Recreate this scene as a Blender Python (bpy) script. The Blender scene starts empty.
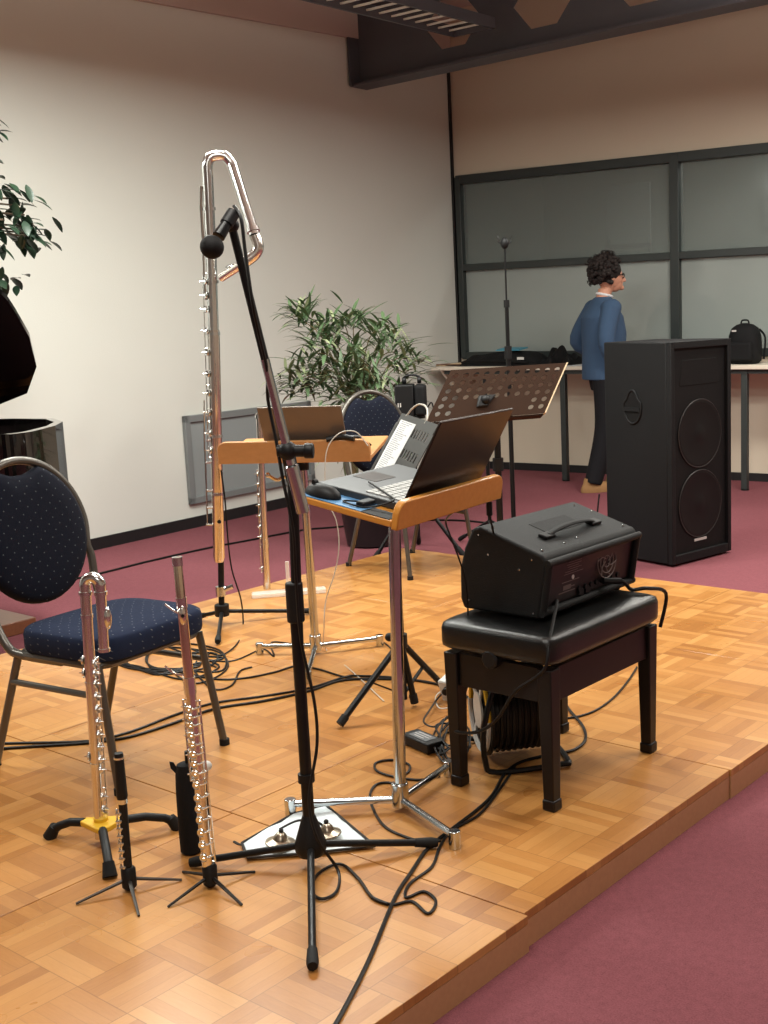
import bpy, bmesh, math, random
from mathutils import Vector, Matrix, noise
random.seed(7)
PI = math.pi
V = Vector
scene = bpy.context.scene
col = scene.collection

# ------------------------------------------------------------------ camera
FPX, CXP, PITCH, ROLL, AZ = 1199.0, 495.0, 0.1678, -0.0354, 0.6628
HC = 1.332          # camera height above the carpet
S = 0.082           # top of the stage
_f = V((0, math.cos(PITCH), -math.sin(PITCH))); _u = V((0, math.sin(PITCH), math.cos(PITCH))); _r = V((1, 0, 0))
_r2 = _r*math.cos(ROLL) + _u*math.sin(ROLL); _u2 = -_r*math.sin(ROLL) + _u*math.cos(ROLL)
RZ = Matrix.Rotation(AZ, 3, 'Z')
FW, RT, UP = RZ @ _f, RZ @ _r2, RZ @ _u2
CAM = V((0, 0, HC))
cd = bpy.data.cameras.new('camera'); cam = bpy.data.objects.new('camera', cd); col.objects.link(cam)
cam.matrix_world = Matrix.Translation(CAM) @ Matrix((RT, UP, -FW)).transposed().to_4x4()
cd.sensor_width = 36; cd.sensor_fit = 'AUTO'; cd.lens = FPX*36/1024; cd.shift_x = -(CXP-384)/1024; cd.clip_start = .05
scene.camera = cam

# ------------------------------------------------------------------ world, lamps, exposure
w = bpy.data.worlds.new('world'); scene.world = w; w.use_nodes = True
w.node_tree.nodes['Background'].inputs[0].default_value = (.9, .95, 1, 1)
w.node_tree.nodes['Background'].inputs[1].default_value = .05
scene.view_settings.view_transform = 'Standard'; scene.view_settings.look = 'None'
scene.view_settings.exposure = 0.38; scene.view_settings.gamma = 1.0; scene.view_settings.use_curve_mapping = False

def area(loc, sx, sy, power, color, rot=(0, 0, 0), spread=PI):
    l = bpy.data.lights.new('ceiling_or_fill_light', 'AREA'); l.shape = 'RECTANGLE'; l.size = sx; l.size_y = sy
    l.energy = power; l.color = color; l.spread = spread
    o = bpy.data.objects.new('ceiling_or_fill_light', l); o.location = loc; o.rotation_euler = rot; col.objects.link(o)
WARM = (1, .97, .89)
COOL = (.98, 1, .93)
area((-1.6, 1.2, 2.85), 1.2, .5, 34, WARM)
area((1.2, -1.2, 2.85), 1.2, .5, 40, WARM)
area((-4.2, 3.1, 2.82), 1.2, .4, 62, COOL)
area((-3.6, 4.1, 2.82), 1.2, .4, 50, COOL)
area((-5.0, 1.2, 2.80), 1.2, .4, 50, COOL)
area((-1.0, 4.0, 2.85), 1.2, .5, 42, WARM)
area((-2.6, 6.1, 2.80), 1.2, .4, 56, WARM)
area((-0.3, 6.6, 2.80), 1.2, .5, 50, WARM)
for p_, w_ in (((-2.4, 6.2, 2.9), 20), ((-4.0, 3.4, 2.9), 10), ((-1.0, 3.0, 2.9), 12), ((.2, 6.2, 2.9), 10)): area(p_, 1.2, .4, w_, COOL, rot=(PI, 0, 0))   # uplights added to brighten the upper walls
area((-3.5, 8.9, 2.75), 1.0, .3, 55, COOL)      # added so that the dim room behind the glass shows

# ------------------------------------------------------------------ pixel helpers (ray through a pixel of the photo meets a real plane)
def ray(x, y): return FW + RT*((x-CXP)/FPX) - UP*((y-512)/FPX)
def P(x, y, z=S):
    d = ray(x, y); return CAM + d*((z-HC)/d.z)
def Q(x, y, g):
    d = ray(x, y); return CAM + d*((g[0]*d.x+g[1]*d.y)/(d.x*d.x+d.y*d.y))
def QF(x, y, g, t):
    q = Q(x, y, g); return CAM+(q-CAM)*(1-t/(q-CAM).length)
def W(x, y, a, b):
    n = V((-(b[1]-a[1]), b[0]-a[0], 0)); d = ray(x, y); return CAM + d*((V(a)-CAM).dot(n)/d.dot(n))
def D(x, y, dist):
    d = ray(x, y); return CAM + d*(dist/math.hypot(d.x, d.y))

# ------------------------------------------------------------------ materials
def srgb(r, g, b):
    f = lambda c: (c/255/12.92) if c/255 <= .04045 else ((c/255+.055)/1.055)**2.4
    return (f(r), f(g), f(b), 1)
class NT:
    def __init__(s, name):
        s.m = bpy.data.materials.new(name); s.m.use_nodes = True; s.t = s.m.node_tree; s.b = s.t.nodes['Principled BSDF']
    def n(s, ty, **k):
        nd = s.t.nodes.new(ty)
        for a, v in k.items(): setattr(nd, a, v)
        return nd
    def l(s, a, b): s.t.links.new(a, b)
    def math(s, op, a, b=None, c=None):
        nd = s.n('ShaderNodeMath', operation=op)
        for i, v in enumerate((a, b, c)):
            if v is None: continue
            if isinstance(v, (int, float)): nd.inputs[i].default_value = v
            else: s.l(v, nd.inputs[i])
        return nd.outputs[0]
    def mix(s, fac, a, b):
        nd = s.n('ShaderNodeMix', data_type='RGBA')
        for i, v in ((0, fac), (6, a), (7, b)):
            if isinstance(v, (int, float, tuple)): nd.inputs[i].default_value = v
            else: s.l(v, nd.inputs[i])
        return nd.outputs[2]
    def coord(s, which='Object'): return s.n('ShaderNodeTexCoord').outputs[which]
    def mapping(s, v, sc=(1, 1, 1), loc=(0, 0, 0), rot=(0, 0, 0)):
        nd = s.n('ShaderNodeMapping'); s.l(v, nd.inputs[0]); nd.inputs['Scale'].default_value = sc
        nd.inputs['Location'].default_value = loc; nd.inputs['Rotation'].default_value = rot; return nd.outputs[0]
    def noise(s, v, scale, detail=4, rough=.5):
        nd = s.n('ShaderNodeTexNoise'); s.l(v, nd.inputs['Vector']); nd.inputs['Scale'].default_value = scale
        nd.inputs['Detail'].default_value = detail; nd.inputs['Roughness'].default_value = rough; return nd.outputs[0]
    def bump(s, h, strength=.2, dist=.01):
        nd = s.n('ShaderNodeBump'); nd.inputs['Strength'].default_value = strength; nd.inputs['Distance'].default_value = dist
        s.l(h, nd.inputs['Height']); s.l(nd.outputs[0], s.b.inputs['Normal'])
    def set(s, **k):
        for a, v in k.items():
            a = a.replace('_', ' ')
            if isinstance(v, (int, float, tuple)): s.b.inputs[a].default_value = v
            else: s.l(v, s.b.inputs[a])
def simple(name, c, rough=.5, metal=0., var=.12, sc=30, bump=0., coat=0., bsc=None):
    t = NT(name); co = t.coord()
    c2 = tuple(x*(1-var) for x in c[:3])+(1,)
    f = t.noise(co, sc)
    t.set(Base_Color=t.mix(f, c, c2), Roughness=rough, Metallic=metal)
    if coat: t.set(Coat_Weight=coat)
    if bump: t.bump(t.noise(co, bsc or sc*6), bump, .004)
    return t.m
M = {}
M['wall_white'] = simple('wall_white_paint', srgb(213, 214, 206), .85, var=.03, sc=3, bump=.15, bsc=160)
M['wall_cream'] = simple('wall_cream_paint', srgb(212, 200, 180), .85, var=.03, sc=3, bump=.15, bsc=160)
M['ceiling'] = simple('ceiling_paint', srgb(196, 180, 172), .9, var=.05, sc=2)
M['black_trim'] = simple('black_baseboard', srgb(24, 24, 26), .5)
M['frame'] = simple('dark_green_grey_frame', srgb(46, 52, 51), .45, var=.05)
M['steel'] = simple('painted_dark_steel', srgb(84, 85, 92), .45, var=.25, sc=4)
M['panel_grey'] = simple('grey_panel', srgb(140, 146, 146), .55, var=.04)
M['panel_frame'] = simple('grey_panel_frame', srgb(120, 124, 124), .45, var=.04)
M['black_paint'] = simple('black_powder_coat', srgb(20, 20, 21), .35, var=.2)
M['black_plastic'] = simple('black_plastic', srgb(22, 22, 23), .5, var=.2)
M['rubber'] = simple('black_rubber', srgb(24, 24, 24), .7)
M['dark_cloth'] = simple('black_nylon', srgb(18, 18, 20), .8, var=.4, sc=60, bump=.4)
M['cable'] = simple('black_cable_rubber', srgb(20, 19, 19), .45)
M['white_cable'] = simple('white_cable_plastic', srgb(205, 200, 188), .5)
M['chrome'] = simple('chrome', (.62, .66, .68, 1), .17, 1., var=.08)
M['silver'] = simple('silver_flute', (.80, .82, .82, 1), .18, 1., var=.06)
M['rosesilver'] = simple('rose_silver_flute', (.80, .76, .71, 1), .22, 1., var=.06)
M['lect_wood'] = None
M['navy_dark'] = None
M['chair_frame'] = simple('grey_chair_frame', srgb(98, 94, 88), .35, .6, var=.15)
M['leather'] = simple('black_leatherette', srgb(13, 14, 14), .3, var=.2, sc=20, bump=.25, bsc=300)
M['bench_wood'] = simple('black_stained_wood', srgb(27, 21, 20), .38, var=.3, sc=25)
M['tolex'] = simple('black_textured_vinyl', srgb(25, 26, 26), .62, var=.3, sc=80, bump=.5, bsc=500)
M['speaker_paint'] = simple('black_speaker_paint', srgb(17, 18, 20), .6, var=.25, sc=20, bump=.4, bsc=350)
M['grille'] = simple('black_speaker_grille', srgb(8, 7, 8), .65, var=.3, sc=200, bump=.4, bsc=500)
M['piano'] = simple('black_piano_lacquer', srgb(12, 9, 9), .06, coat=.6)
M['piano_in'] = simple('piano_inner_wood', srgb(150, 95, 55), .4)
M['laptop_dark'] = simple('dark_brushed_laptop', srgb(52, 42, 37), .32, .6, var=.1)
M['laptop_taupe'] = simple('taupe_laptop_lid', srgb(125, 112, 100), .35, .4, var=.08)
M['deck'] = simple('dark_grey_deck', srgb(62, 64, 66), .4, .2)
M['keys'] = simple('silver_keys', srgb(165, 165, 162), .5)
M['stand_grey'] = simple('grey_music_desk_metal', srgb(66, 68, 67), .5, .1)
M['paper'] = None
M['brown_desk'] = simple('dark_brown_ply', srgb(50, 31, 19), .75, var=.2, sc=12); M['brown_desk'].node_tree.nodes['Principled BSDF'].inputs['Specular IOR Level'].default_value = .15
M['ply_edge'] = simple('pale_ply_edge', srgb(205, 180, 145), .6)
M['table_top'] = simple('cream_table_top', srgb(222, 212, 195), .5, var=.04)
M['cloth_white'] = simple('pale_blue_white_cotton', srgb(222, 232, 236), .9, var=.05, sc=14, bump=.3, bsc=60)
M['cloth_edge'] = simple('dark_cloth_edging', srgb(40, 36, 34), .8)
M['bronze'] = simple('worn_bronze', (.55, .47, .36, 1), .3, 1., var=.3, sc=20)
M['yellow'] = simple('yellow_plastic', srgb(228, 180, 40), .45)
M['skin'] = simple('skin', srgb(196, 140, 115), .55, var=.08)
M['hair'] = simple('dark_brown_hair', srgb(40, 32, 30), .7, var=.5, sc=60)
M['blue_jacket'] = simple('blue_wool_jacket', srgb(52, 76, 104), .9, var=.12, sc=30, bump=.3)
M['black_trousers'] = simple('black_denim', srgb(20, 20, 24), .85, var=.2)
M['white_shirt'] = simple('white_shirt', srgb(220, 220, 222), .8)
M['tan_shoe'] = simple('tan_suede', srgb(150, 112, 70), .8, var=.2)
M['glass_black'] = simple('black_spectacle_frame', srgb(15, 12, 12), .3)
M['leaf'] = simple('bamboo_leaf', srgb(96, 122, 84), .5, var=.5, sc=9)
M['leaf_pale'] = simple('pale_bamboo_leaf', srgb(160, 170, 130), .5, var=.3, sc=9)
M['leaf_dark'] = simple('ficus_leaf', srgb(38, 62, 44), .38, var=.5, sc=9)
M['stem'] = simple('bamboo_stem', srgb(128, 112, 78), .6, var=.35, sc=20)
M['bark'] = simple('ficus_bark', srgb(92, 76, 60), .8, var=.4, sc=20)
M['soil'] = simple('soil', srgb(50, 38, 30), .95, var=.4, sc=60)
M['pot'] = simple('black_pot', srgb(22, 22, 24), .4)
M['white_plastic'] = simple('white_plastic', srgb(215, 215, 210), .4)
M['louvre'] = simple('white_louvre', srgb(225, 225, 215), .4, var=.03)
M['blue_pad'] = None
M['clear'] = None
M['print_grey'] = simple('grey_print', srgb(120, 108, 104), .6)
M['print_white'] = simple('white_print', srgb(190, 186, 182), .6)
M['teal'] = simple('teal_card', srgb(70, 150, 175), .5)
M['mahog'] = simple('inner_dark', srgb(40, 18, 20), .4)
M['poster'] = simple('grey_poster', srgb(120, 125, 124), .8)
M['poster_dark'] = simple('dark_grey_board', srgb(62, 66, 68), .8)
M['room_grey'] = simple('dim_room_wall', srgb(120, 126, 122), .9)

def wood(name, c1, c2, rough=.35, sc=(2, 22, 22)):
    t = NT(name); v = t.mapping(t.coord(), sc)
    f = t.noise(v, 3, 6, .6); t.set(Base_Color=t.mix(f, c1, c2), Roughness=rough, Coat_Weight=.15); return t.m
M['lect_wood'] = wood('beech_lectern', srgb(214, 150, 66), srgb(190, 122, 44))
M['lect_wood_pale'] = wood('pale_beech_lectern', srgb(205, 152, 98), srgb(184, 130, 78))
M['riser_wood'] = wood('riser_side_wood', srgb(200, 156, 112), srgb(180, 136, 96))
M['block_wood'] = wood('brown_block_wood', srgb(132, 84, 56), srgb(100, 62, 42))

def glass_mat(nm='frosted_grey_glass', c=srgb(156, 164, 160), tr_=.15):
    t = NT(nm); t.set(Base_Color=c, Roughness=.12, Metallic=0.)
    tr = t.n('ShaderNodeBsdfTransparent'); mx = t.n('ShaderNodeMixShader'); mx.inputs[0].default_value = tr_
    out = [n for n in t.t.nodes if n.type == 'OUTPUT_MATERIAL'][0]
    t.l(t.b.outputs[0], mx.inputs[1]); t.l(tr.outputs[0], mx.inputs[2]); t.l(mx.outputs[0], out.inputs[0])
    return t.m
M['glass'] = glass_mat(); M['glass_upper'] = glass_mat('grey_glass', srgb(128, 136, 132), .5)
def clear_mat():
    t = NT('clear_acrylic'); t.set(Base_Color=(.9, .88, .82, 1), Roughness=.12)
    tr = t.n('ShaderNodeBsdfTransparent'); mx = t.n('ShaderNodeMixShader'); mx.inputs[0].default_value = .6
    out = [n for n in t.t.nodes if n.type == 'OUTPUT_MATERIAL'][0]
    t.l(t.b.outputs[0], mx.inputs[1]); t.l(tr.outputs[0], mx.inputs[2]); t.l(mx.outputs[0], out.inputs[0])
    return t.m
M['clear'] = clear_mat()

def carpet_mat():
    t = NT('maroon_carpet'); co = t.coord()
    a = t.noise(co, 260, 2, .8); b = t.noise(co, 70, 3, .6); c = t.noise(co, 1.2, 2)
    f = t.math('ADD', t.math('MULTIPLY', a, .7), t.math('MULTIPLY', b, .3))
    c0 = t.mix(f, srgb(44, 22, 27), srgb(170, 100, 108))
    t.set(Base_Color=t.mix(t.math('MULTIPLY', c, .35), c0, srgb(100, 58, 63)), Roughness=.97)
    t.b.inputs['Specular IOR Level'].default_value = .15
    t.bump(a, .5, .004); return t.m
M['carpet'] = carpet_mat()

TILE = .1565
def parquet_mat():
    t = NT('mosaic_parquet')
    sx = t.n('ShaderNodeSeparateXYZ'); geo = t.n('ShaderNodeNewGeometry'); t.l(geo.outputs['Position'], sx.inputs[0])
    u = t.math('DIVIDE', t.math('ADD', sx.outputs[0], 50+1.41), TILE); v = t.math('DIVIDE', t.math('ADD', sx.outputs[1], 50-1.859), TILE)
    iu, iv = t.math('FLOOR', u), t.math('FLOOR', v); fu, fv = t.math('FRACT', u), t.math('FRACT', v)
    par = t.math('MODULO', t.math('ADD', iu, iv), 2.0)           # 0 or 1
    par = t.math('ROUND', par)
    a = t.math('ADD', t.math('MULTIPLY', fu, par), t.math('MULTIPLY', fv, t.math('SUBTRACT', 1, par)))   # across the strips
    l = t.math('ADD', t.math('MULTIPLY', fv, par), t.math('MULTIPLY', fu, t.math('SUBTRACT', 1, par)))   # along the strips
    s5 = t.math('MULTIPLY', a, 5.0); st = t.math('FLOOR', s5); fs = t.math('FRACT', s5)
    cb = t.n('ShaderNodeCombineXYZ'); t.l(iu, cb.inputs[0]); t.l(iv, cb.inputs[1]); t.l(st, cb.inputs[2])
    wn = t.n('ShaderNodeTexWhiteNoise'); t.l(cb.outputs[0], wn.inputs[0])
    cb2 = t.n('ShaderNodeCombineXYZ'); t.l(iu, cb2.inputs[0]); t.l(iv, cb2.inputs[1]); wn2 = t.n('ShaderNodeTexWhiteNoise'); t.l(cb2.outputs[0], wn2.inputs[0])
    # grain stretched along the strip
    g = t.n('ShaderNodeCombineXYZ'); t.l(t.math('MULTIPLY', a, 11.0), g.inputs[0]); t.l(t.math('MULTIPLY', l, 1.4), g.inputs[1]); t.l(t.math('MULTIPLY', wn.outputs[0], 37.0), g.inputs[2])
    gr = t.noise(g.outputs[0], 3, 5, .6)
    tone = t.math('ADD', t.math('MULTIPLY', wn.outputs[0], .5), t.math('MULTIPLY', wn2.outputs[0], .3))
    tone = t.math('ADD', tone, t.math('MULTIPLY', gr, .35))
    rp = t.n('ShaderNodeValToRGB'); t.l(tone, rp.inputs[0]); e = rp.color_ramp.elements
    e[0].position = .1; e[0].color = srgb(150, 96, 46); e[1].position = .95; e[1].color = srgb(198, 144, 82)
    k = e.new(.42); k.color = srgb(172, 116, 58); k = e.new(.62); k.color = srgb(184, 128, 68)
    # joints between tiles and strips
    ed = t.math('MINIMUM', t.math('MINIMUM', fu, t.math('SUBTRACT', 1, fu)), t.math('MINIMUM', fv, t.math('SUBTRACT', 1, fv)))
    j1 = t.math('LESS_THAN', ed, .008); e2 = t.math('MINIMUM', fs, t.math('SUBTRACT', 1, fs)); j2 = t.math('LESS_THAN', e2, .03)
    jj = t.math('ADD', t.math('MULTIPLY', j1, .4), t.math('MULTIPLY', j2, .22)); jj = t.math('MINIMUM', jj, 1.0)
    t.set(Base_Color=t.mix(jj, rp.outputs[0], srgb(120, 78, 36)))
    big = t.noise(t.coord(), 3, 3)
    t.set(Roughness=t.math('ADD', .2, t.math('MULTIPLY', big, .2)), Coat_Weight=.25)
    t.b.inputs['Coat Roughness'].default_value = .25
    return t.m
M['parquet'] = parquet_mat()

def dotted_mat(name, base, dot, pair, sc=36):
    t = NT(name); sx = t.n('ShaderNodeSeparateXYZ'); t.l(t.coord(), sx.inputs[0]); cb = t.n('ShaderNodeCombineXYZ')
    
    if pair == (0, 1): t.l(t.math('ADD', sx.outputs[0], sx.outputs[2]), cb.inputs[0]); t.l(t.math('ADD', sx.outputs[1], sx.outputs[2]), cb.inputs[1])
    else: t.l(sx.outputs[pair[0]], cb.inputs[0]); t.l(sx.outputs[pair[1]], cb.inputs[1])
    vo = t.n('ShaderNodeTexVoronoi', voronoi_dimensions='2D'); t.l(t.mapping(cb.outputs[0], (1, 1, 1), rot=(0, 0, .785)), vo.inputs['Vector']); vo.inputs['Scale'].default_value = sc; vo.inputs['Randomness'].default_value = 0.2
    f = t.math('LESS_THAN', vo.outputs['Distance'], .065)
    b = t.mix(t.noise(t.coord(), 90), base, tuple(c*.7 for c in base[:3])+(1,))
    t.set(Base_Color=t.mix(f, b, dot), Roughness=.95); t.b.inputs['Specular IOR Level'].default_value = .2
    t.bump(t.noise(t.coord(), 500), .3, .002); return t.m
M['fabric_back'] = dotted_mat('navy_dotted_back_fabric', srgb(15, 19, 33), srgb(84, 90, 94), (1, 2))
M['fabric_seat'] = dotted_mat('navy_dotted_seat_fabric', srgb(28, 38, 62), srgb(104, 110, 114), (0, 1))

def lines_mat(name, base, ink, rows, axis=1):
    t = NT(name); sp = t.n('ShaderNodeSeparateXYZ'); t.l(t.coord('UV'), sp.inputs[0])
    y = t.math('MULTIPLY', sp.outputs[1], rows); fy = t.math('FRACT', y)
    wn = t.n('ShaderNodeTexWhiteNoise', noise_dimensions='1D'); t.l(t.math('FLOOR', y), wn.inputs['W'])
    inl = t.math('LESS_THAN', fy, .42)
    inx = t.math('LESS_THAN', sp.outputs[0], t.math('ADD', .45, t.math('MULTIPLY', wn.outputs[0], .42)))
    inx2 = t.math('GREATER_THAN', sp.outputs[0], .1)
    nz = t.math('GREATER_THAN', t.noise(t.mapping(t.coord('UV'), (60, rows, 1)), 1, 1), .42)
    f = t.math('MULTIPLY', t.math('MULTIPLY', inl, inx), t.math('MULTIPLY', inx2, nz))
    t.set(Base_Color=t.mix(f, base, ink), Roughness=.8); return t.m
M['paper'] = lines_mat('printed_sheet', srgb(214, 216, 216), srgb(140, 140, 145), 44)
def pad_mat():
    t = NT('blue_mousepad_print'); f = t.noise(t.coord(), 14, 5, .7)
    t.set(Base_Color=t.mix(f, srgb(40, 96, 150), srgb(110, 160, 200)), Roughness=.6); return t.m
M['blue_pad'] = pad_mat()
def cone_mat():
    return simple('speaker_cone', srgb(12, 11, 12), .55)
M['cone'] = cone_mat()

for k_ in ('black_paint', 'black_plastic', 'dark_cloth', 'speaker_paint', 'grille', 'cone', 'tolex', 'bench_wood', 'rubber', 'cable', 'black_trousers', 'hair'):
    M[k_].node_tree.nodes['Principled BSDF'].inputs['Specular IOR Level'].default_value = .28
# ------------------------------------------------------------------ mesh builder
class MB:
    def __init__(s): s.v = []; s.f = []; s.uv = {}
    def add(s, vs, fs, mt=None):
        o = len(s.v); s.v += [(mt @ V(q)) if mt else V(q) for q in vs]; s.f += [tuple(o+i for i in f) for f in fs]; return s
    def box(s, c, sz, rot=None):
        hx, hy, hz = sz[0]/2, sz[1]/2, sz[2]/2
        vs = [(x*hx, y*hy, z*hz) for x in (-1, 1) for y in (-1, 1) for z in (-1, 1)]
        fs = [(0, 1, 3, 2), (4, 6, 7, 5), (0, 4, 5, 1), (2, 3, 7, 6), (0, 2, 6, 4), (1, 5, 7, 3)]
        mt = Matrix.Translation(V(c)) @ (rot.to_4x4() if rot is not None else Matrix())
        return s.add(vs, fs, mt)
    def hexa(s, b, t):   # bottom quad, top quad
        vs = list(b)+list(t); return s.add(vs, [(3, 2, 1, 0), (4, 5, 6, 7), (0, 1, 5, 4), (1, 2, 6, 5), (2, 3, 7, 6), (3, 0, 4, 7)])
    def bar(s, a, b, w, h, up=(0, 0, 1)):
        a, b = V(a), V(b); d = (b-a); L = d.length; d.normalize(); u = V(up); x = d.cross(u)
        if x.length < 1e-4: x = d.cross(V((1, 0, 0)))
        x.normalize(); u = x.cross(d)
        R = Matrix((x, d, u)).transposed(); return s.box((a+b)/2, (w, L, h), R)
    def tube(s, pts, r, n=10, cap=True, closed=False, sx=1., up0=None):
        pts = [V(p) for p in pts]; N = len(pts); rs = r if isinstance(r, (list, tuple)) else [r]*N
        T = []
        for i in range(N):
            if closed: t = pts[(i+1) % N]-pts[i-1]
            else: t = pts[min(i+1, N-1)]-pts[max(i-1, 0)]
            T.append(t.normalized() if t.length > 1e-9 else V((0, 0, 1)))
        u = V(up0) if up0 else (V((0, 0, 1)) if abs(T[0].z) < .9 else V((1, 0, 0)))
        o = len(s.v)
        for i in range(N):
            u = u-T[i]*u.dot(T[i]); 
            if u.length < 1e-6: u = V((1, 0, 0))-T[i]*T[i].x
            u.normalize(); w_ = T[i].cross(u)
            for k in range(n):
                a = 2*PI*k/n; s.v.append(pts[i]+(u*math.cos(a)+w_*math.sin(a)*sx)*rs[i])
        for i in range(N if closed else N-1):
            j = (i+1) % N
            for k in range(n): s.f.append((o+i*n+k, o+i*n+(k+1) % n, o+j*n+(k+1) % n, o+j*n+k))
        if cap and not closed:
            s.f.append(tuple(o+k for k in reversed(range(n)))); s.f.append(tuple(o+(N-1)*n+k for k in range(n)))
        return s
    def cyl(s, a, b, r, n=16, r2=None): return s.tube([a, b], [r, r if r2 is None else r2], n)
    def lathe(s, prof, o=(0, 0, 0), axis=(0, 0, 1), n=24):
        ax = V(axis).normalized(); u = ax.orthogonal().normalized(); w_ = ax.cross(u); O = V(o); b = len(s.v)
        for r, z in prof:
            for k in range(n):
                a = 2*PI*k/n; s.v.append(O+ax*z+(u*math.cos(a)+w_*math.sin(a))*max(r, 1e-4))
        for i in range(len(prof)-1):
            for k in range(n): s.f.append((b+i*n+k, b+i*n+(k+1) % n, b+(i+1)*n+(k+1) % n, b+(i+1)*n+k))
        s.f.append(tuple(b+k for k in reversed(range(n)))); s.f.append(tuple(b+(len(prof)-1)*n+k for k in range(n)))
        return s
    def ball(s, c, r, sc=(1, 1, 1), n=14, rot=None):
        vs = []; m = n//2
        for i in range(1, m):
            th = PI*i/m
            for k in range(n):
                a = 2*PI*k/n; vs.append((r*sc[0]*math.sin(th)*math.cos(a), r*sc[1]*math.sin(th)*math.sin(a), r*sc[2]*math.cos(th)))
        vs += [(0, 0, r*sc[2]), (0, 0, -r*sc[2])]; t, b = len(vs)-2, len(vs)-1; fs = []
        for i in range(m-2):
            for k in range(n): fs.append((i*n+k, (i+1)*n+k, (i+1)*n+(k+1) % n, i*n+(k+1) % n))
        for k in range(n): fs.append((t, k, (k+1) % n)); fs.append((b, (m-2)*n+(k+1) % n, (m-2)*n+k))
        return s.add(vs, fs, Matrix.Translation(V(c)) @ (rot.to_4x4() if rot is not None else Matrix()))
    def prism(s, poly, d):   # poly: 3-D polygon, extruded by vector d
        n = len(poly); d = V(d); vs = [V(p) for p in poly]+[V(p)+d for p in poly]
        fs = [tuple(reversed(range(n))), tuple(range(n, 2*n))]+[(i, (i+1) % n, n+(i+1) % n, n+i) for i in range(n)]
        return s.add(vs, fs)
    def build(s, name, mat, parent=None, world=False, bevel=0, smooth=38, solid=0, subsurf=0, segs=2, origin=True):
        me = bpy.data.meshes.new(name)
        mt = root_matrix(parent).inverted() if (world and parent is not None) else Matrix()
        vs = [mt @ v for v in s.v]; O = V((0, 0, 0))
        if parent is None and origin:
            lo = min(v.z for v in vs); O = V((sum(v.x for v in vs)/len(vs), sum(v.y for v in vs)/len(vs), lo)); vs = [v-O for v in vs]
        me.from_pydata([tuple(v) for v in vs], [], s.f); me.validate()
        bm = bmesh.new(); bm.from_mesh(me); bmesh.ops.recalc_face_normals(bm, faces=bm.faces); bm.to_mesh(me); bm.free()
        me.materials.append(mat)
        if smooth: me.shade_smooth(); me.set_sharp_from_angle(angle=math.radians(smooth))
        o = bpy.data.objects.new(name, me); col.objects.link(o)
        if parent is not None: o.parent = parent
        else: o.location = O
        if subsurf: m = o.modifiers.new('sub', 'SUBSURF'); m.levels = m.render_levels = subsurf
        if solid: m = o.modifiers.new('solid', 'SOLIDIFY'); m.thickness = solid
        if bevel:
            m = o.modifiers.new('bevel', 'BEVEL'); m.width = bevel; m.segments = segs; m.limit_method = 'ANGLE'; m.angle_limit = math.radians(35)
        return o
def root_matrix(o):
    while o.parent: o = o.parent
    return Matrix.Translation(o.location) @ o.rotation_euler.to_matrix().to_4x4()
def thing(name, label, cat, loc=(0, 0, 0), rz=0, group=None):
    o = bpy.data.objects.new(name, None); col.objects.link(o); o.empty_display_size = .1
    o.location = loc; o.rotation_euler = (0, 0, rz); o['label'] = label; o['category'] = cat
    if group: o['group'] = group
    return o
def tag(o, label, cat, group=None):
    o['label'] = label; o['category'] = cat
    if group: o['group'] = group
    return o
def struct(o): o['kind'] = 'structure'; return o
def copy_tree(o, parent=None):
    c = o.copy(); col.objects.link(c)
    if parent: c.parent = parent
    for ch in list(o.children): copy_tree(ch, c)
    return c
def smooth_path(pts, sub=6):
    pts = [V(p) for p in pts]; out = []
    for i in range(len(pts)-1):
        p0, p1, p2, p3 = pts[max(i-1, 0)], pts[i], pts[i+1], pts[min(i+2, len(pts)-1)]
        for k in range(sub):
            t = k/sub; out.append(.5*((2*p1)+(p2-p0)*t+(2*p0-5*p1+4*p2-p3)*t*t+(3*p1-p0-3*p2+p3)*t**3))
    out.append(pts[-1]); return out
def floor_cable(pts, r=.004, z=S, sub=6):
    mb = MB(); mb.tube(smooth_path([P(x, y, z)+V((0, 0, r)) for x, y in pts], sub), r, 6); return mb
def arc(c, u, v, r, a0, a1, n): return [V(c)+V(u)*r*math.cos(a0+(a1-a0)*i/n)+V(v)*r*math.sin(a0+(a1-a0)*i/n) for i in range(n+1)]

# ================================================================== THE ROOM
WA = P(89.5, 551, 0)                       # a point at the foot of the left wall
COR = V((-6.497, 7.912, 0))                # the corner of the room
wl = (COR-WA).normalized(); wb = V((.995, .096, 0)).normalized()
WL0 = WA-wl*9.0; BR = COR+wb*10.0
nL = V((wl.y, -wl.x, 0)); nB = V((wb.y, -wb.x, 0))     # both point into the room
ZT = 3.8
mb = MB(); fl = [WL0-nL*.2, COR+V((-.2, .2, 0)), BR+V((0, .2, 0)), V((BR.x, WL0.y, 0))]
mb.prism([V((p.x, p.y, -.05)) for p in fl], (0, 0, .05)); struct(mb.build('floor', M['carpet']))
mb = MB(); mb.prism([WL0, COR, COR+V((0, 0, ZT)), WL0+V((0, 0, ZT))], -nL*.15); struct(mb.build('wall_left', M['wall_white']))
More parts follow.
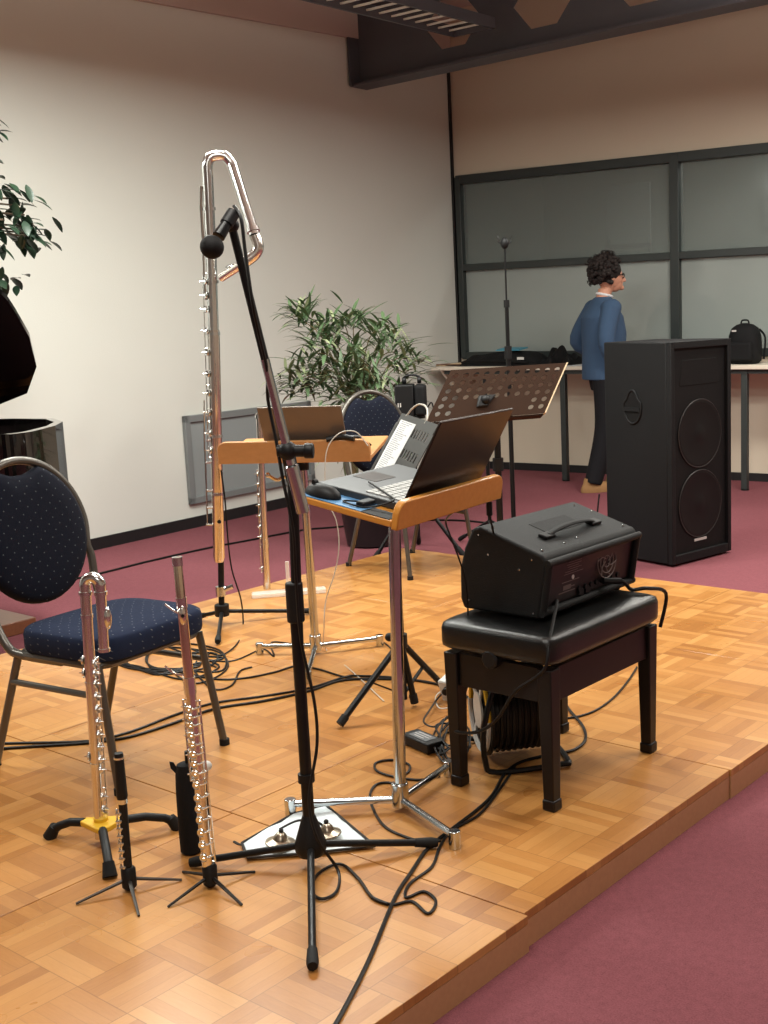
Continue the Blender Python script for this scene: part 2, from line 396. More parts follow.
# the back wall: cream masonry below and above the glazed partition
Z1, Z2, ZM = .931, 2.407, 1.677
mb = MB()
mb.prism([COR, BR, BR+V((0, 0, Z1)), COR+V((0, 0, Z1))], -nB*.12)
mb.prism([COR+V((0, 0, Z2)), BR+V((0, 0, Z2)), BR+V((0, 0, ZT)), COR+V((0, 0, ZT))], -nB*.12)
struct(mb.build('wall_back', M['wall_cream']))
mb = MB(); mb.prism([BR, V((BR.x, WL0.y, 0)), V((BR.x, WL0.y, ZT)), BR+V((0, 0, ZT))], (.15, 0, 0)); struct(mb.build('wall_right', M['wall_cream']))
mb = MB(); mb.prism([WL0, V((BR.x, WL0.y, 0)), V((BR.x, WL0.y, ZT)), WL0+V((0, 0, ZT))], (0, -.15, 0)); struct(mb.build('wall_front', M['wall_white']))
# ceiling rises a little towards the back of the room
def cz(p): return 3.72
def ledge_z(p): return 3.215+(V(p)-V((-6.263, 4.714, 0))).dot(wl)*.0495
mb = MB(); cc = [WL0-nL*.1, COR+V((-.1, .1, 0)), BR+V((0, .1, 0)), V((BR.x, WL0.y, 0))]
mb.prism([V((p.x, p.y, cz(p))) for p in cc], (0, 0, .08)); struct(mb.build('ceiling', M['ceiling']))
# crease high on the left wall: the upper strip stands proud of the wall
mb = MB(); q0, q1 = WA-wl*6, COR-wl*.0
mb.prism([V((q0.x, q0.y, ledge_z(q0))), V((q1.x, q1.y, ledge_z(q1))), V((q1.x, q1.y, 3.72)), V((q0.x, q0.y, 3.72))], nL*.03); struct(mb.build('trim_2', M['ceiling']))
# black baseboards and the black joint in the corner
mb = MB(); mb.prism([WL0+V((0, 0, 0)), COR, COR+V((0, 0, .07)), WL0+V((0, 0, .07))], nL*.015); struct(mb.build('baseboard_left', M['black_trim']))
mb = MB(); mb.prism([COR, BR, BR+V((0, 0, .06)), COR+V((0, 0, .06))], nB*.015); struct(mb.build('baseboard_back', M['black_trim']))
mb = MB(); mb.bar(COR+V((.012, -.015, .05)), COR+V((.012, -.015, 3.6)), .02, .02); struct(mb.build('trim_1', M['black_trim']))

# glazed partition: window_1 left bay, window_2 right bay, window_3 beyond the frame edge
def wbp(x, z, off=0): return COR+wb*x+V((0, 0, z))+nB*off
def bay(name, x0, x1, left_post):
    o = bpy.data.objects.new(name, None); col.objects.link(o); o.location = wbp(x0, Z1); struct(o)
    m = MB(); hw = .035
    if left_post: m.box(wbp(x0+.02, (Z1+Z2)/2, -.02), (.05, .1, Z2-Z1), Matrix.Rotation(math.atan2(wb.y, wb.x), 3, 'Z'))
    m.box(wbp(x1, (Z1+Z2)/2, -.02), (.072, .1, Z2-Z1), Matrix.Rotation(math.atan2(wb.y, wb.x), 3, 'Z'))
    for z, h in ((Z1+.02, .06), (Z2-.02, .07), (ZM, .055)):
        m.box(wbp((x0+x1)/2, z, -.02), (x1-x0, .09, h), Matrix.Rotation(math.atan2(wb.y, wb.x), 3, 'Z'))
    m.build('window_frame', M['frame'], o, world=True, bevel=.004)
    for z0, z1, gm_ in ((Z1+.04, ZM-.02, M['glass']), (ZM+.02, Z2-.05, M['glass_upper'])):
        g = MB(); g.prism([wbp(x0+.02, z0, -.02), wbp(x1-.02, z0, -.02), wbp(x1-.02, z1, -.02), wbp(x0+.02, z1, -.02)], -nB*.01)
        g.build('pane', gm_, o, world=True)
bay('window_1', 0.04, 1.985, True); bay('window_2', 1.985, 4.02, False); bay('window_3', 4.02, 6.1, False)
# dim room behind the glass
A_ = wbp(-.4, 0, -2.2); B_ = wbp(10.0, 0, -2.2); C_ = wbp(-.4, 0, -.13); D_ = wbp(10.0, 0, -.13); up_ = V((0, 0, 3.2))
struct(MB().prism([A_, B_, B_+up_, A_+up_], -nB*.1).build('wall_far', M['room_grey']))
struct(MB().prism([C_, A_, A_+up_, C_+up_], -wb*.1).build('wall_far_left', M['room_grey']))
struct(MB().prism([D_, B_, B_+up_, D_+up_], wb*.1).build('wall_far_right', M['room_grey']))
struct(MB().prism([C_+up_, A_+up_, B_+up_, D_+up_], (0, 0, .08)).build('ceiling_far', M['room_grey']))
struct(MB().prism([C_, A_, B_, D_], (0, 0, -.05)).build('floor_far', M['room_grey']))
# things seen dimly through the glass
ea = thing('flip_chart', 'pale flip chart board on legs seen dimly through the left glass bay', 'flip chart', wbp(1.02, 0, -1.2))
c = wbp(1.02, 2.1, -1.2); Rb = Matrix.Rotation(math.atan2(wb.y, wb.x), 3, 'Z')
MB().box(c, (.42, .02, .52), Rb).build('board', M['poster'], ea, world=True, bevel=.006)
for sgn in (-1, 1):
    MB().bar(wbp(1.02+sgn*.19, 1.9, -1.2), wbp(1.02+sgn*.34, 0.0, -1.05 if sgn < 0 else -1.35), .03, .03).build('leg', M['poster_dark'], ea, world=True)
MB().bar(wbp(.8, 1.83, -1.18), wbp(1.24, 1.83, -1.18), .03, .04).build('tray', M['poster_dark'], ea, world=True)
for i, (x0, x1, z0, z1, lb) in enumerate(((1.84, 2.24, 1.93, 2.33, 'grey poster behind the glass above the standing person'), (3.0, 3.35, 1.9, 2.28, 'dark grey poster behind the right glass bay'))):
    m = MB(); m.box(wbp((x0+x1)/2*1.02, (z0+z1)/2+.03, -2.17), (x1-x0, .02, z1-z0), Rb)
    tag(m.build('poster', M['poster_dark'] if i else M['poster'], bevel=.003), lb, 'poster')

# grey access panel on the left wall
pa = [W(181.4, 416.4, WA, COR), W(306, 403, WA, COR)]; z0, z1 = .156, .727
pn = thing('wall_panel', 'grey framed access panel low on the white left wall', 'wall panel', WA+wl*((pa[0]-WA).dot(wl))+V((0, 0, z0)))
s0 = (pa[0]-WA).dot(wl); s1 = (pa[1]-WA).dot(wl)+.02
def wlp(s_, z, off=0): return WA+wl*s_+V((0, 0, z))+nL*off
MB().prism([wlp(s0+.04, z0+.04, .001), wlp(s1-.04, z0+.04, .001), wlp(s1-.04, z1-.04, .001), wlp(s0+.04, z1-.04, .001)], nL*.012).build('panel', M['panel_grey'], pn, world=True)
m = MB()
for a_, b_, e_, g_ in ((s0, s1, z0, z0+.045), (s0, s1, z1-.045, z1), (s0, s0+.045, z0, z1), (s1-.045, s1, z0, z1)):
    m.prism([wlp(a_, e_, .001), wlp(b_, e_, .001), wlp(b_, g_, .001), wlp(a_, g_, .001)], nL*.03)
m.build('panel_frame', M['panel_frame'], pn, world=True, bevel=.004)
MB().cyl(wlp(s1-.35, z1-.12, .01), wlp(s1-.35, z1-.12, .022), .014).build('lock', M['black_plastic'], pn, world=True)

# castellated steel beam under the ceiling
b0 = V((-6.41, 6.757, 2.971)); bdir = (wb+V((0, 0, .040))).normalized(); BH = .566
bm_ = MB(); tw = nB*.012
def bp(x, z): return b0+bdir*x+V((0, 0, z))
cx0 = .86; pitch_ = .73; nc = 12; xs = cx0-pitch_/2
bm_.prism([bp(-.1, 0), bp(xs, 0), bp(xs, BH), bp(-.1, BH)], tw)
for i in range(nc):
    a = xs+i*pitch_; c_ = a+pitch_/2; lo, hi, mid = .14, BH-.1, BH/2+.02
    bm_.prism([bp(a, 0), bp(a+pitch_, 0), bp(a+pitch_, mid), bp(c_+.235, mid), bp(c_+.10, lo), bp(c_-.10, lo), bp(c_-.235, mid), bp(a, mid)], tw)
    bm_.prism([bp(a, mid), bp(c_-.235, mid), bp(c_-.10, hi), bp(c_+.10, hi), bp(c_+.235, mid), bp(a+pitch_, mid), bp(a+pitch_, BH), bp(a, BH)], tw)
L_ = xs+nc*pitch_
for z in (0, BH):
    bm_.prism([bp(-.1, z)-nB*.09, bp(L_, z)-nB*.09, bp(L_, z)+nB*.1, bp(-.1, z)+nB*.1], (0, 0, .018))
bb = thing('steel_beam', 'dark grey castellated steel beam with cut-out openings under the ceiling', 'beam', b0)
bm_.build('beam_web', M['steel'], bb, world=True, smooth=0)
MB().box(bp(.02, BH/2)+nB*.03, (.012, .2, BH), Rb).build('end_plate', M['steel'], bb, world=True)

# louvred lamp tray hanging in front of the beam
lt = thing('louvre_lamp', 'hanging lamp tray with white louvre blades below the ceiling by the beam', 'ceiling lamp', (-5.12, 5.1, 3.16))
m = MB()
for x in (-5.40, -5.06): m.box((x, 5.1, 3.195), (.02, 3.1, .07))
for y in (3.55, 6.65): m.box((-5.23, y, 3.195), (.36, .02, .07))
m.build('housing', M['steel'], lt, world=True)
m = MB(); y = 3.62
while y < 6.62: m.box((-5.23, y, 3.195), (.32, .045, .012), Matrix.Rotation(.25, 3, 'X')); y += .115
m.build('louvre_blades', M['louvre'], lt, world=True)
m = MB(); [m.cyl((-5.23, yy, 3.20), (-5.23, yy, 3.715), .008, 8) for yy in (3.9, 5.1, 6.3)]
m.build('suspension_rod', M['steel'], lt, world=True)

# ================================================================== THE STAGE
MD = .94; SX0, SY0 = -1.411, 1.859
g_st = 'parquet stage modules pushed together'
def module(i, j, w_=1., lab=''):
    x1 = SX0-i*MD; x0 = x1-MD*w_; y0 = SY0+j*MD; y1 = y0+MD
    off = .012 if j == -1 else (0.004 if j == 1 else 0)
    t = thing('stage_module', lab, 'stage module', ((x0+x1)/2, (y0+y1)/2, 0), group=g_st)
    e = .0015
    MB().box(((x0+x1)/2+off, (y0+y1)/2, S-.01), (x1-x0-2*e, y1-y0-2*e, .02)).build('top_board', M['parquet'], t, world=True, bevel=.0012, segs=1)
    m = MB()
    m.box((x1-e-.010+off, (y0+y1)/2, (S-.02)/2), (.02, y1-y0-2*e, S-.0205)); m.box((x0+e+.010+off, (y0+y1)/2, (S-.02)/2), (.02, y1-y0-2*e, S-.0205))
    m.box(((x0+x1)/2+off, y1-e-.01, (S-.02)/2), (x1-x0-2*e-.042, .02, S-.0205)); m.box(((x0+x1)/2+off, y0+e+.01, (S-.02)/2), (x1-x0-2*e-.042, .02, S-.0205))
    m.build('side_panel', M['riser_wood'], t, world=True)
colw = [1, 1, 1.06]
cols_n = ['along the front edge facing the carpet', 'in the middle strip', 'in the strip nearest the wall']
rows_n = {-2: 'nearest row', -1: 'second row', 0: 'third row', 1: 'fourth row', 2: 'rearmost row'}
for j in range(-2, 3):
    for i in range(3):
        if (i, j) == (2, -2): continue
        module(i, j, colw[i], 'parquet stage module %s, %s' % (cols_n[i], rows_n[j]))

# low brown block on the carpet behind the stage, by the piano leg
p_ = P(36, 617, .06)
m = MB(); m.box((p_.x-.35, p_.y-.5, .03), (.7, 1.0, .06)); tag(m.build('wooden_block', M['block_wood'], bevel=.004), 'low brown wooden block on the carpet behind the piano leg', 'wooden block')

# ================================================================== CHAIRS
def make_chair(label):
    t = thing('banquet_chair', label, 'chair', group='navy banquet chairs')
    fr = M['chair_frame']
    def leg(a, b):
        m = MB(); m.tube([a, (V(a)*.5+V(b)*.5), b], .0125, 10, sx=.8); o = m.build('leg', fr, t); 
        c = MB(); c.cyl(V(a), V(a)+V((0, 0, .018)), .015, 10); c.build('foot_cap', M['rubber'], o)
    for sy in (-1, 1):
        leg((.245, sy*.205, 0), (.19, sy*.190, .345)); leg((-.255, sy*.205, 0), (-.125, sy*.190, .345))
    m = MB()
    m.tube(arc_rect(.165, .192, .05, .345, .035), .012, 8, closed=True); m.build('seat_frame', fr, t)
    for sy in (-1, 1):
        MB().tube([(.20, sy*.196, .262), (-.156, sy*.196, .262)], .0095, 8).build('stretcher', fr, t)
    m = MB(); prof = [(.92, .355), (.985, .359), (1.0, .370), (1.0, .405), (.985, .417), (.95, .423), (.75, .428), (.4, .431), (.05, .432)]
    n = 48; rows = []
    for k, z in prof:
        rr = []
        for i in range(n):
            a = 2*PI*i/n; ca, sa = math.cos(a), math.sin(a); e = 2/4.6
            rr.append((.055+.187*k*math.copysign(abs(ca)**e, ca), .212*k*math.copysign(abs(sa)**e, sa), z))
        rows.append(rr)
    for rr in rows: m.v += [V(q) for q in rr]
    for i in range(len(rows)-1):
        for k in range(n): m.f.append((i*n+k, i*n+(k+1) % n, (i+1)*n+(k+1) % n, (i+1)*n+k))
    m.f.append(tuple(range(n))[::-1]); m.f.append(tuple((len(rows)-1)*n+k for k in range(n)))
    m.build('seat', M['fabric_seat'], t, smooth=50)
    tilt = math.radians(12)
    def bk(y, h, off=0): return V((-.215-math.sin(tilt)*(h-.42)+off*math.cos(tilt), y, h+off*math.sin(tilt)))
    cy_, hh, ww = .645, .214, .200
    def oval(k, a): return (ww*k*math.sin(a), cy_+hh*k*math.cos(a))
    left = [V((.05, -.190, .342)), V((-.10, -.190, .342)), V((-.165, -.191, .358)), bk(-.190, .44), bk(-.196, .54)]
    up = [bk(*oval(1, -a)) for a in [math.radians(x) for x in (108, 90, 75, 60, 45, 30, 15, 0)]]
    pts = left+up; pts = pts+[V((p.x, -p.y, p.z)) for p in reversed(pts[:-1])]
    MB().tube(smooth_path(pts, 4), .0125, 10).build('back_frame', fr, t)
    m = MB(); n = 48
    def pad(k, a, off):
        y, h = oval(k, a); top = cy_+hh*.80*min(1, k+.04)
        if abs(y) < .075: h = min(h, top+.10*(abs(y)/.075)**3*.3)
        return bk(y, h, off)
    layers = [(.955, -.010), (.955, .004), (.93, .018), (.86, .027), (.6, .032), (.2, .034)]
    for k, off in layers: m.v += [pad(k, 2*PI*i/n, off) for i in range(n)]
    for i in range(len(layers)-1):
        for k in range(n): m.f.append((i*n+k, i*n+(k+1) % n, (i+1)*n+(k+1) % n, (i+1)*n+k))
    m.f.append(tuple(range(n))[::-1]); m.f.append(tuple((len(layers)-1)*n+k for k in range(n)))
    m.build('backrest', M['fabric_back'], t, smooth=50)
    return t
def arc_rect(hx, hy, r, z, cx=0):
    pts = []
    for sx, sy, a0 in ((1, 1, 0), (-1, 1, PI/2), (-1, -1, PI), (1, -1, 1.5*PI)):
        for k in range(5): a = a0+PI/2*k/4; pts.append((cx+sx*(hx-r)+r*math.cos(a), sy*(hy-r)+r*math.sin(a), z))
    return pts
ch = make_chair('navy dotted oval-back chair beside the two tall flutes, at the left edge')
ch.location = (-2.965, 1.94, S); ch.rotation_euler = (0, 0, math.radians(8))
ch2 = copy_tree(ch); ch2['label'] = 'navy oval-back chair at the rear of the stage in front of the bamboo plant'
ch2.location = (-3.94, 4.36, S); ch2.rotation_euler = (0, 0, math.radians(-10))

# ================================================================== LECTERNS (wooden tray on a chrome pole with a three-armed chrome foot)
class Frame:       # tray-local frame
    def __init__(s, o, e1, e2): s.o = V(o); s.x = V(e1).normalized(); e2 = V(e2); s.y = (e2-s.x*e2.dot(s.x)).normalized(); s.z = s.x.cross(s.y)
    def __call__(s, x, y, z): return s.o+s.x*x+s.y*y+s.z*z
    def box(s, m, x0, x1, y0, y1, z0, z1):
        m.hexa([s(x0, y0, z0), s(x1, y0, z0), s(x1, y1, z0), s(x0, y1, z0)], [s(x0, y0, z1), s(x1, y0, z1), s(x1, y1, z1), s(x0, y1, z1)])
def lectern(label, F, L, Dp, lip, hub, feet, wood_m, poletop):
    """F origin = lip corner, x along the lip, y away from it, z up"""
    t = thing('lectern', label, 'lectern', (hub.x, hub.y, S), group='wooden tray lecterns')
    m = MB(); F.box(m, 0, L, 0.012, Dp, 0, .016); m.build('tray_board', wood_m, t, world=True, bevel=.003)
    m = MB(); r = .03; poly = [F(0, -.006, -.004), F(L, -.006, -.004)]
    poly += [F(L-r+r*math.cos(a), -.006, lip-r+r*math.sin(a)) for a in [PI/2*k/5 for k in range(6)]]
    poly += [F(r-r*math.sin(a), -.006, lip-r+r*math.cos(a)) for a in [PI/2*k/5 for k in range(6)]]
    m.prism(poly, F.y*.018); m.build('tray_lip', wood_m, t, world=True, bevel=.003)
    H_ = V((hub.x, hub.y, S)); top = V(poletop)
    MB().cyl(H_+V((0, 0, .02)), top-V((0, 0, .0)), .0155, 16).build('pole', M['chrome'], t, world=True)
    m = MB(); m.cyl(top-V((0, 0, .045)), top-V((0, 0, .0)), .022, 16); c_ = F(L/2, Dp/2, -.006)
    m.bar(F(L*.3, Dp/2, -.008), F(L*.7, Dp/2, -.008), .04, .012); m.build('tray_bracket', M['black_paint'], t, world=True)
    m = MB(); m.cyl(H_+V((0, 0, .012)), H_+V((0, 0, .075)), .022, 16); m.build('hub', M['chrome'], t, world=True, bevel=.003)
    for f in feet:
        f = V((f.x, f.y, S)); a = MB(); a.tube([H_+V((0, 0, .03)), f+V((0, 0, .03))], .0095, 12)
        o = a.build('foot_arm', M['chrome'], t, world=True)
        MB().cyl(f+V((0, 0, .0)), f+V((0, 0, .044)), .0145, 16).build('foot', M['chrome'], o, world=True, bevel=.002)
    return t
# front lectern
N_ = V((-1.806, 1.947, .853)); R_ = V((-1.870, 2.412, .854)); L_c = V((-2.061, 1.911, .899))
F1 = Frame(N_, R_-N_, L_c-N_)
F1 = Frame(N_, R_-N_, L_c-N_)
if F1.z.z < 0: F1.z = -F1.z
hub1 = V((-1.985, 2.11, S))
lectern('wooden tray lectern on chrome pole holding the open laptop and mouse', F1, .475, .30, .062, hub1,
        [P(291, 815), P(455, 848), P(449, 776)], M['lect_wood'], F1(.2, .14, -.01))
# rear lectern
a_ = P(219, 463, .827); b_ = P(371, 460, .827)
e1 = (b_-a_); e1.z = 0; L2 = e1.length; e1.normalize(); e2 = V((-e1.y, e1.x, .12)).normalized()
F2 = Frame(a_, e1, e2)
if F2.z.z < 0: F2.z = -F2.z
hub2 = V((-3.215, 3.0, S))
lectern('paler wooden tray lectern at the rear, holding the taupe laptop', F2, L2, .31, .075, hub2,
        [P(260, 654), P(380, 646), P(308, 683)], M['lect_wood_pale'], F2(L2*.5, .1, -.01))

# --- laptop on the front lectern
def laptop(label, F, x0, y0, w_, d_, hs, ang, lidm, off=.017):
    t = thing('laptop', label, 'laptop', F(x0+w_/2, y0+d_/2, off), group='open laptops on the lecterns')
    m = MB(); F.box(m, x0, x0+w_, y0, y0+d_, off, off+.018); m.build('base', M['deck'], t, world=True, bevel=.003)
    m = MB(); kx0, kx1, ky0, ky1 = x0+.02, x0+w_-.02, y0+.025, y0+.125; nx, ny = 14, 5
    for i in range(nx):
        for j in range(ny):
            ax = kx0+(kx1-kx0)*i/nx; ay = ky0+(ky1-ky0)*j/ny
            F.box(m, ax+.0015, ax+(kx1-kx0)/nx-.0015, ay+.0015, ay+(ky1-ky0)/ny-.0015, off+.0182, off+.0205)
    m.build('keyboard', M['keys'], t, world=True)
    m = MB(); F.box(m, x0+w_*.36, x0+w_*.62, y0+d_-.085, y0+d_-.015, off+.0182, off+.0188); m.build('trackpad', M['laptop_dark'], t, world=True)
    # lid leans back past the hinge
    hy = y0+.006; dy, dz = -math.sin(ang), math.cos(ang); th = .007
    def lp(x, s_, k): return F(x, hy+dy*s_-dz*k, off+.018+dz*s_-math.sin(ang)*k*-1*-1)
    m = MB(); m.hexa([lp(x0, 0, 0), lp(x0+w_, 0, 0), lp(x0+w_, 0, th), lp(x0, 0, th)], [lp(x0, hs, 0), lp(x0+w_, hs, 0), lp(x0+w_, hs, th), lp(x0, hs, th)])
    lid = m.build('lid', lidm, t, world=True, bevel=.002)
    m = MB(); m.hexa([lp(x0+.01, .015, -.0012), lp(x0+w_-.01, .015, -.0012), lp(x0+w_-.01, .015, -.0002), lp(x0+.01, .015, -.0002)],
                     [lp(x0+.01, hs-.01, -.0012), lp(x0+w_-.01, hs-.01, -.0012), lp(x0+w_-.01, hs-.01, -.0002), lp(x0+.01, hs-.01, -.0002)])
    m.build('screen', M['black_plastic'], lid, world=True)
    m = MB(); m.cyl(F(x0+.05, y0+.004, off+.018), F(x0+w_-.05, y0+.004, off+.018), .006, 10); m.build('hinge', M['black_plastic'], t, world=True)
    return t
laptop('open laptop with dark brown lid on the front lectern', F1, .080, .035, .335, .25, .225, math.radians(20), M['laptop_dark'])
laptop('open laptop with taupe lid back towards us on the rear lectern', F2, .16, .05, .30, .2, .17, math.radians(18), M['laptop_taupe'])

# mouse pad, mat and mouse
m = MB(); F1.box(m, .004, .12, .10, .285, .0165, .0185); tag(m.build('mouse_mat', M['blue_pad']), 'blue printed mouse mat under the black mouse on the front lectern', 'mouse mat')
m = MB(); F1.box(m, .002, .055, .02, .098, .0165, .0180); tag(m.build('rubber_mat', M['rubber']), 'small black rubber mat at the near corner of the front lectern', 'mat')
mp = F1(.038, .235, .0195); t = thing('computer_mouse', 'black computer mouse on the blue mouse mat', 'mouse', mp)
Rm = Matrix((F1.x, F1.y, F1.z)).transposed()
MB().ball(F1(.038, .235, .0185), .029, (1.0, 1.75, 1.0), 18, Rm).build('shell', M['black_plastic'], t, world=True)
mo = MB(); [setattr(mo, 'v', mo.v)]
MB().cyl(F1(.033, .262, .0455), F1(.045, .262, .0455), .006, 10).build('scroll_wheel', M['rubber'], t, world=True)
# keep only the upper half of the mouse: flatten below the mat
for o in t.children:
    for vv in o.data.vertices:
        wp = vv.co+t.location; h = (wp-F1.o).dot(F1.z)
        if h < .0192: vv.co += F1.z*(.0192-h)
d = F1(.05, .12, .02); tg = thing('usb_dongle', 'small black USB hub with curled lead on the front lectern', 'usb hub', d)
m = MB(); m.box(d+F1.z*.006, (.05, .022, .012), Rm); m.build('body', M['black_plastic'], tg, world=True, bevel=.003)
MB().tube(smooth_path([F1(.05, .14, .024), F1(.03, .17, .022), F1(.02, .13, .022), F1(.035, .10, .022), F1(.075, .06, .04), F1(.11, .10, .04), F1(.17, .20, .04)]), .0022, 6).build('lead', M['cable'], tg, world=True)

# things on the rear lectern
d = F2(.09, .06, .02); m = MB(); m.box(F2(.09, .08, .026), (.05, .02, .016), Matrix((F2.x, F2.y, F2.z)).transposed()); m.ball(F2(.105, .08, .036), .008)
tag(m.build('clip_tuner', M['black_plastic'], bevel=.003), 'small black clip-on tuner on the left of the rear lectern', 'tuner')
m = MB(); m.tube(smooth_path([F2(.45, .06, .024), F2(.38, .08, .06), F2(.44, .02, .075), F2(.5, .05, .07), F2(.53, .1, .03)]), .0045, 6)
m.tube(smooth_path([F2(.40, -.01, .078), F2(.45, 0, .085), F2(.50, -.01, .08)]), .010, 8)
tag(m.build('power_lead', M['cable']), 'bunched black power lead at the right end of the rear lectern', 'lead')
# white cable that hangs from the rear lectern
g = V((-2.93, 2.85, 0))
m = MB(); m.tube(smooth_path([Q(368, 446, g), Q(356, 432, g), Q(340, 433, g), Q(328, 447, g), Q(325, 470, g), Q(327, 500, g), Q(336, 520, g), Q(339, 545, g), Q(335, 572, g), Q(326, 600, g), Q(324, 628, g), P(326, 650)+V((0, 0, .003)), P(352, 672)+V((0, 0, .003)), P(384, 702)+V((0, 0, .003))]), .0018, 6)
tag(m.build('white_lead', M['white_cable']), 'thin white lead hanging from the rear lectern to the stage', 'lead')

# ================================================================== MUSIC STANDS
TL = P(402, 413, 1.002); TR = P(442, 426, 1.002)
e1 = (TR-TL).normalized(); e1.z = 0; nn = V((e1.y, -e1.x, 0))
if nn.dot(-RT) < 0: nn = -nn
tt = math.radians(58); e2 = nn*math.cos(tt)-V((0, 0, 1))*math.sin(tt)
Wd = .50; Hd = .33
FM = Frame(TL, e1, e2)
nz = FM.z if FM.z.dot(-(TL-CAM)) > 0 else -FM.z
gpole = P(404, 708)
ms = thing('music_stand', 'black slotted music stand holding a printed sheet, on a tripod base', 'music stand', (gpole.x, gpole.y, S))
# slotted desk: bars and webs
def mp_(x, y, z=0): return TL+e1*x+e2*y+nz*z
m = MB()
def plate(x0, x1, y0, y1, th=.0025):
    m.hexa([mp_(x0, y0), mp_(x1, y0), mp_(x1, y1), mp_(x0, y1)], [mp_(x0, y0, th), mp_(x1, y0, th), mp_(x1, y1, th), mp_(x0, y1, th)])
rows_ = [(.035, .065), (.105, .135), (.175, .205), (.245, .275)]; yprev = 0
for (ya, yb) in rows_:
    plate(0.012 if yprev == 0 else 0, Wd-(.012 if yprev == 0 else 0), yprev, ya); x = 0
    slots = [.03+.034*k for k in range(13)]
    for sx_ in slots: plate(x, sx_, ya, yb); x = sx_+.014
    plate(x, Wd, ya, yb); yprev = yb
plate(0, Wd, yprev, Hd)
m.hexa([mp_(0, Hd), mp_(Wd, Hd), mp_(Wd, Hd+.003), mp_(0, Hd+.003)], [mp_(0, Hd, .04), mp_(Wd, Hd, .04), mp_(Wd, Hd+.003, .04), mp_(0, Hd+.003, .04)])
m.build('desk', M['stand_grey'], ms, world=True)
c_ = mp_(Wd*.5, Hd*.55, -.012); H_ = V((gpole.x, gpole.y, S))
MB().ball(c_-V((0, 0, .02)), .022).build('desk_joint', M['black_plastic'], ms, world=True)
m = MB(); m.cyl(H_+V((0, 0, .33)), V((gpole.x, gpole.y, c_.z-.09)), .0085, 10); m.cyl(V((gpole.x, gpole.y, c_.z-.09)), c_-V((0, 0, .02)), .0085, 10); m.cyl(H_+V((0, 0, .03)), H_+V((0, 0, .42)), .0125, 12); m.build('pole', M['black_paint'], ms, world=True)
m = MB(); m.cyl(H_+V((0, 0, .20)), H_+V((0, 0, .245)), .022, 12); o = m.build('collar', M['black_plastic'], ms, world=True)
MB().ball(H_+V((-.03, -.02, .235)), .014).build('clamp_knob', M['black_plastic'], ms, world=True)
for f in (P(340, 728), P(446, 692), None):
    if f is None:
        q = P(340, 728)-H_; q2 = P(446, 692)-H_; f = H_-(q+q2)*.62
    f = V((f.x, f.y, S+.012)); a0 = H_+V((0, 0, .22)); mid = a0.lerp(f, .5)
    o = MB().tube([a0, f], .0105, 10).build('leg', M['black_paint'], ms, world=True)
    MB().tube([f+(f-a0).normalized()*-.03, f], .0135, 10).build('foot_cap', M['rubber'], o, world=True)
    MB().bar(mid, H_+V((0, 0, .045)), .012, .005).build('brace', M['black_paint'], ms, world=True)
# sheet of paper
pp = thing
m = MB(); px = [(.05, .022), (.26, .022), (.26, .315), (.05, .315)]
m.hexa([mp_(*q, .0035) for q in px], [mp_(*q, .0042) for q in px]); so = m.build('sheet', M['paper'], None, origin=True)
uv = so.data.uv_layers.new(name='UVMap')
for lp_ in so.data.loops:
    wv = so.data.vertices[lp_.vertex_index].co+so.location-TL; uv.data[lp_.index].uv = ((wv.dot(e1)-.05)/.21, 1-(wv.dot(e2)-.022)/.293)
tag(so, 'white printed sheet of paper on the slotted music stand', 'sheet')
m = MB(); g = V((gpole.x, gpole.y, 0))
m.tube(smooth_path([mp_(.08, .006, .001), mp_(.10, -.025, .0), mp_(.16, -.045, 0), mp_(.26, -.04, 0), mp_(.33, -.01, 0), mp_(.34, .01, .001)]), .003, 6)
tag(m.build('white_lead', M['white_cable']), 'short white lead arching over the slotted music stand', 'lead')

# orchestral stand with round holes
q_ = [D(451, 370, 5.55), D(571, 359, 5.75), D(544.5, 413, 5.60), D(430.5, 418.5, 5.40)]
oTL = q_[0]; ox = (q_[1]-q_[0]+q_[2]-q_[3])*.5; oy = (q_[3]-q_[0]+q_[2]-q_[1])*.5
on = ox.cross(oy).normalized()
if on.dot(CAM-oTL) < 0: on = -on
def op(u, v, z=0): return oTL+ox*u+oy*v+on*z
gp = op(.5, .6); gp = V((gp.x, gp.y, 0))+V((FW.x, FW.y, 0)).normalized()*.03
os_ = thing('orchestra_stand', 'brown music stand with rows of round holes and a pale edge', 'music stand', (gp.x, gp.y, S))
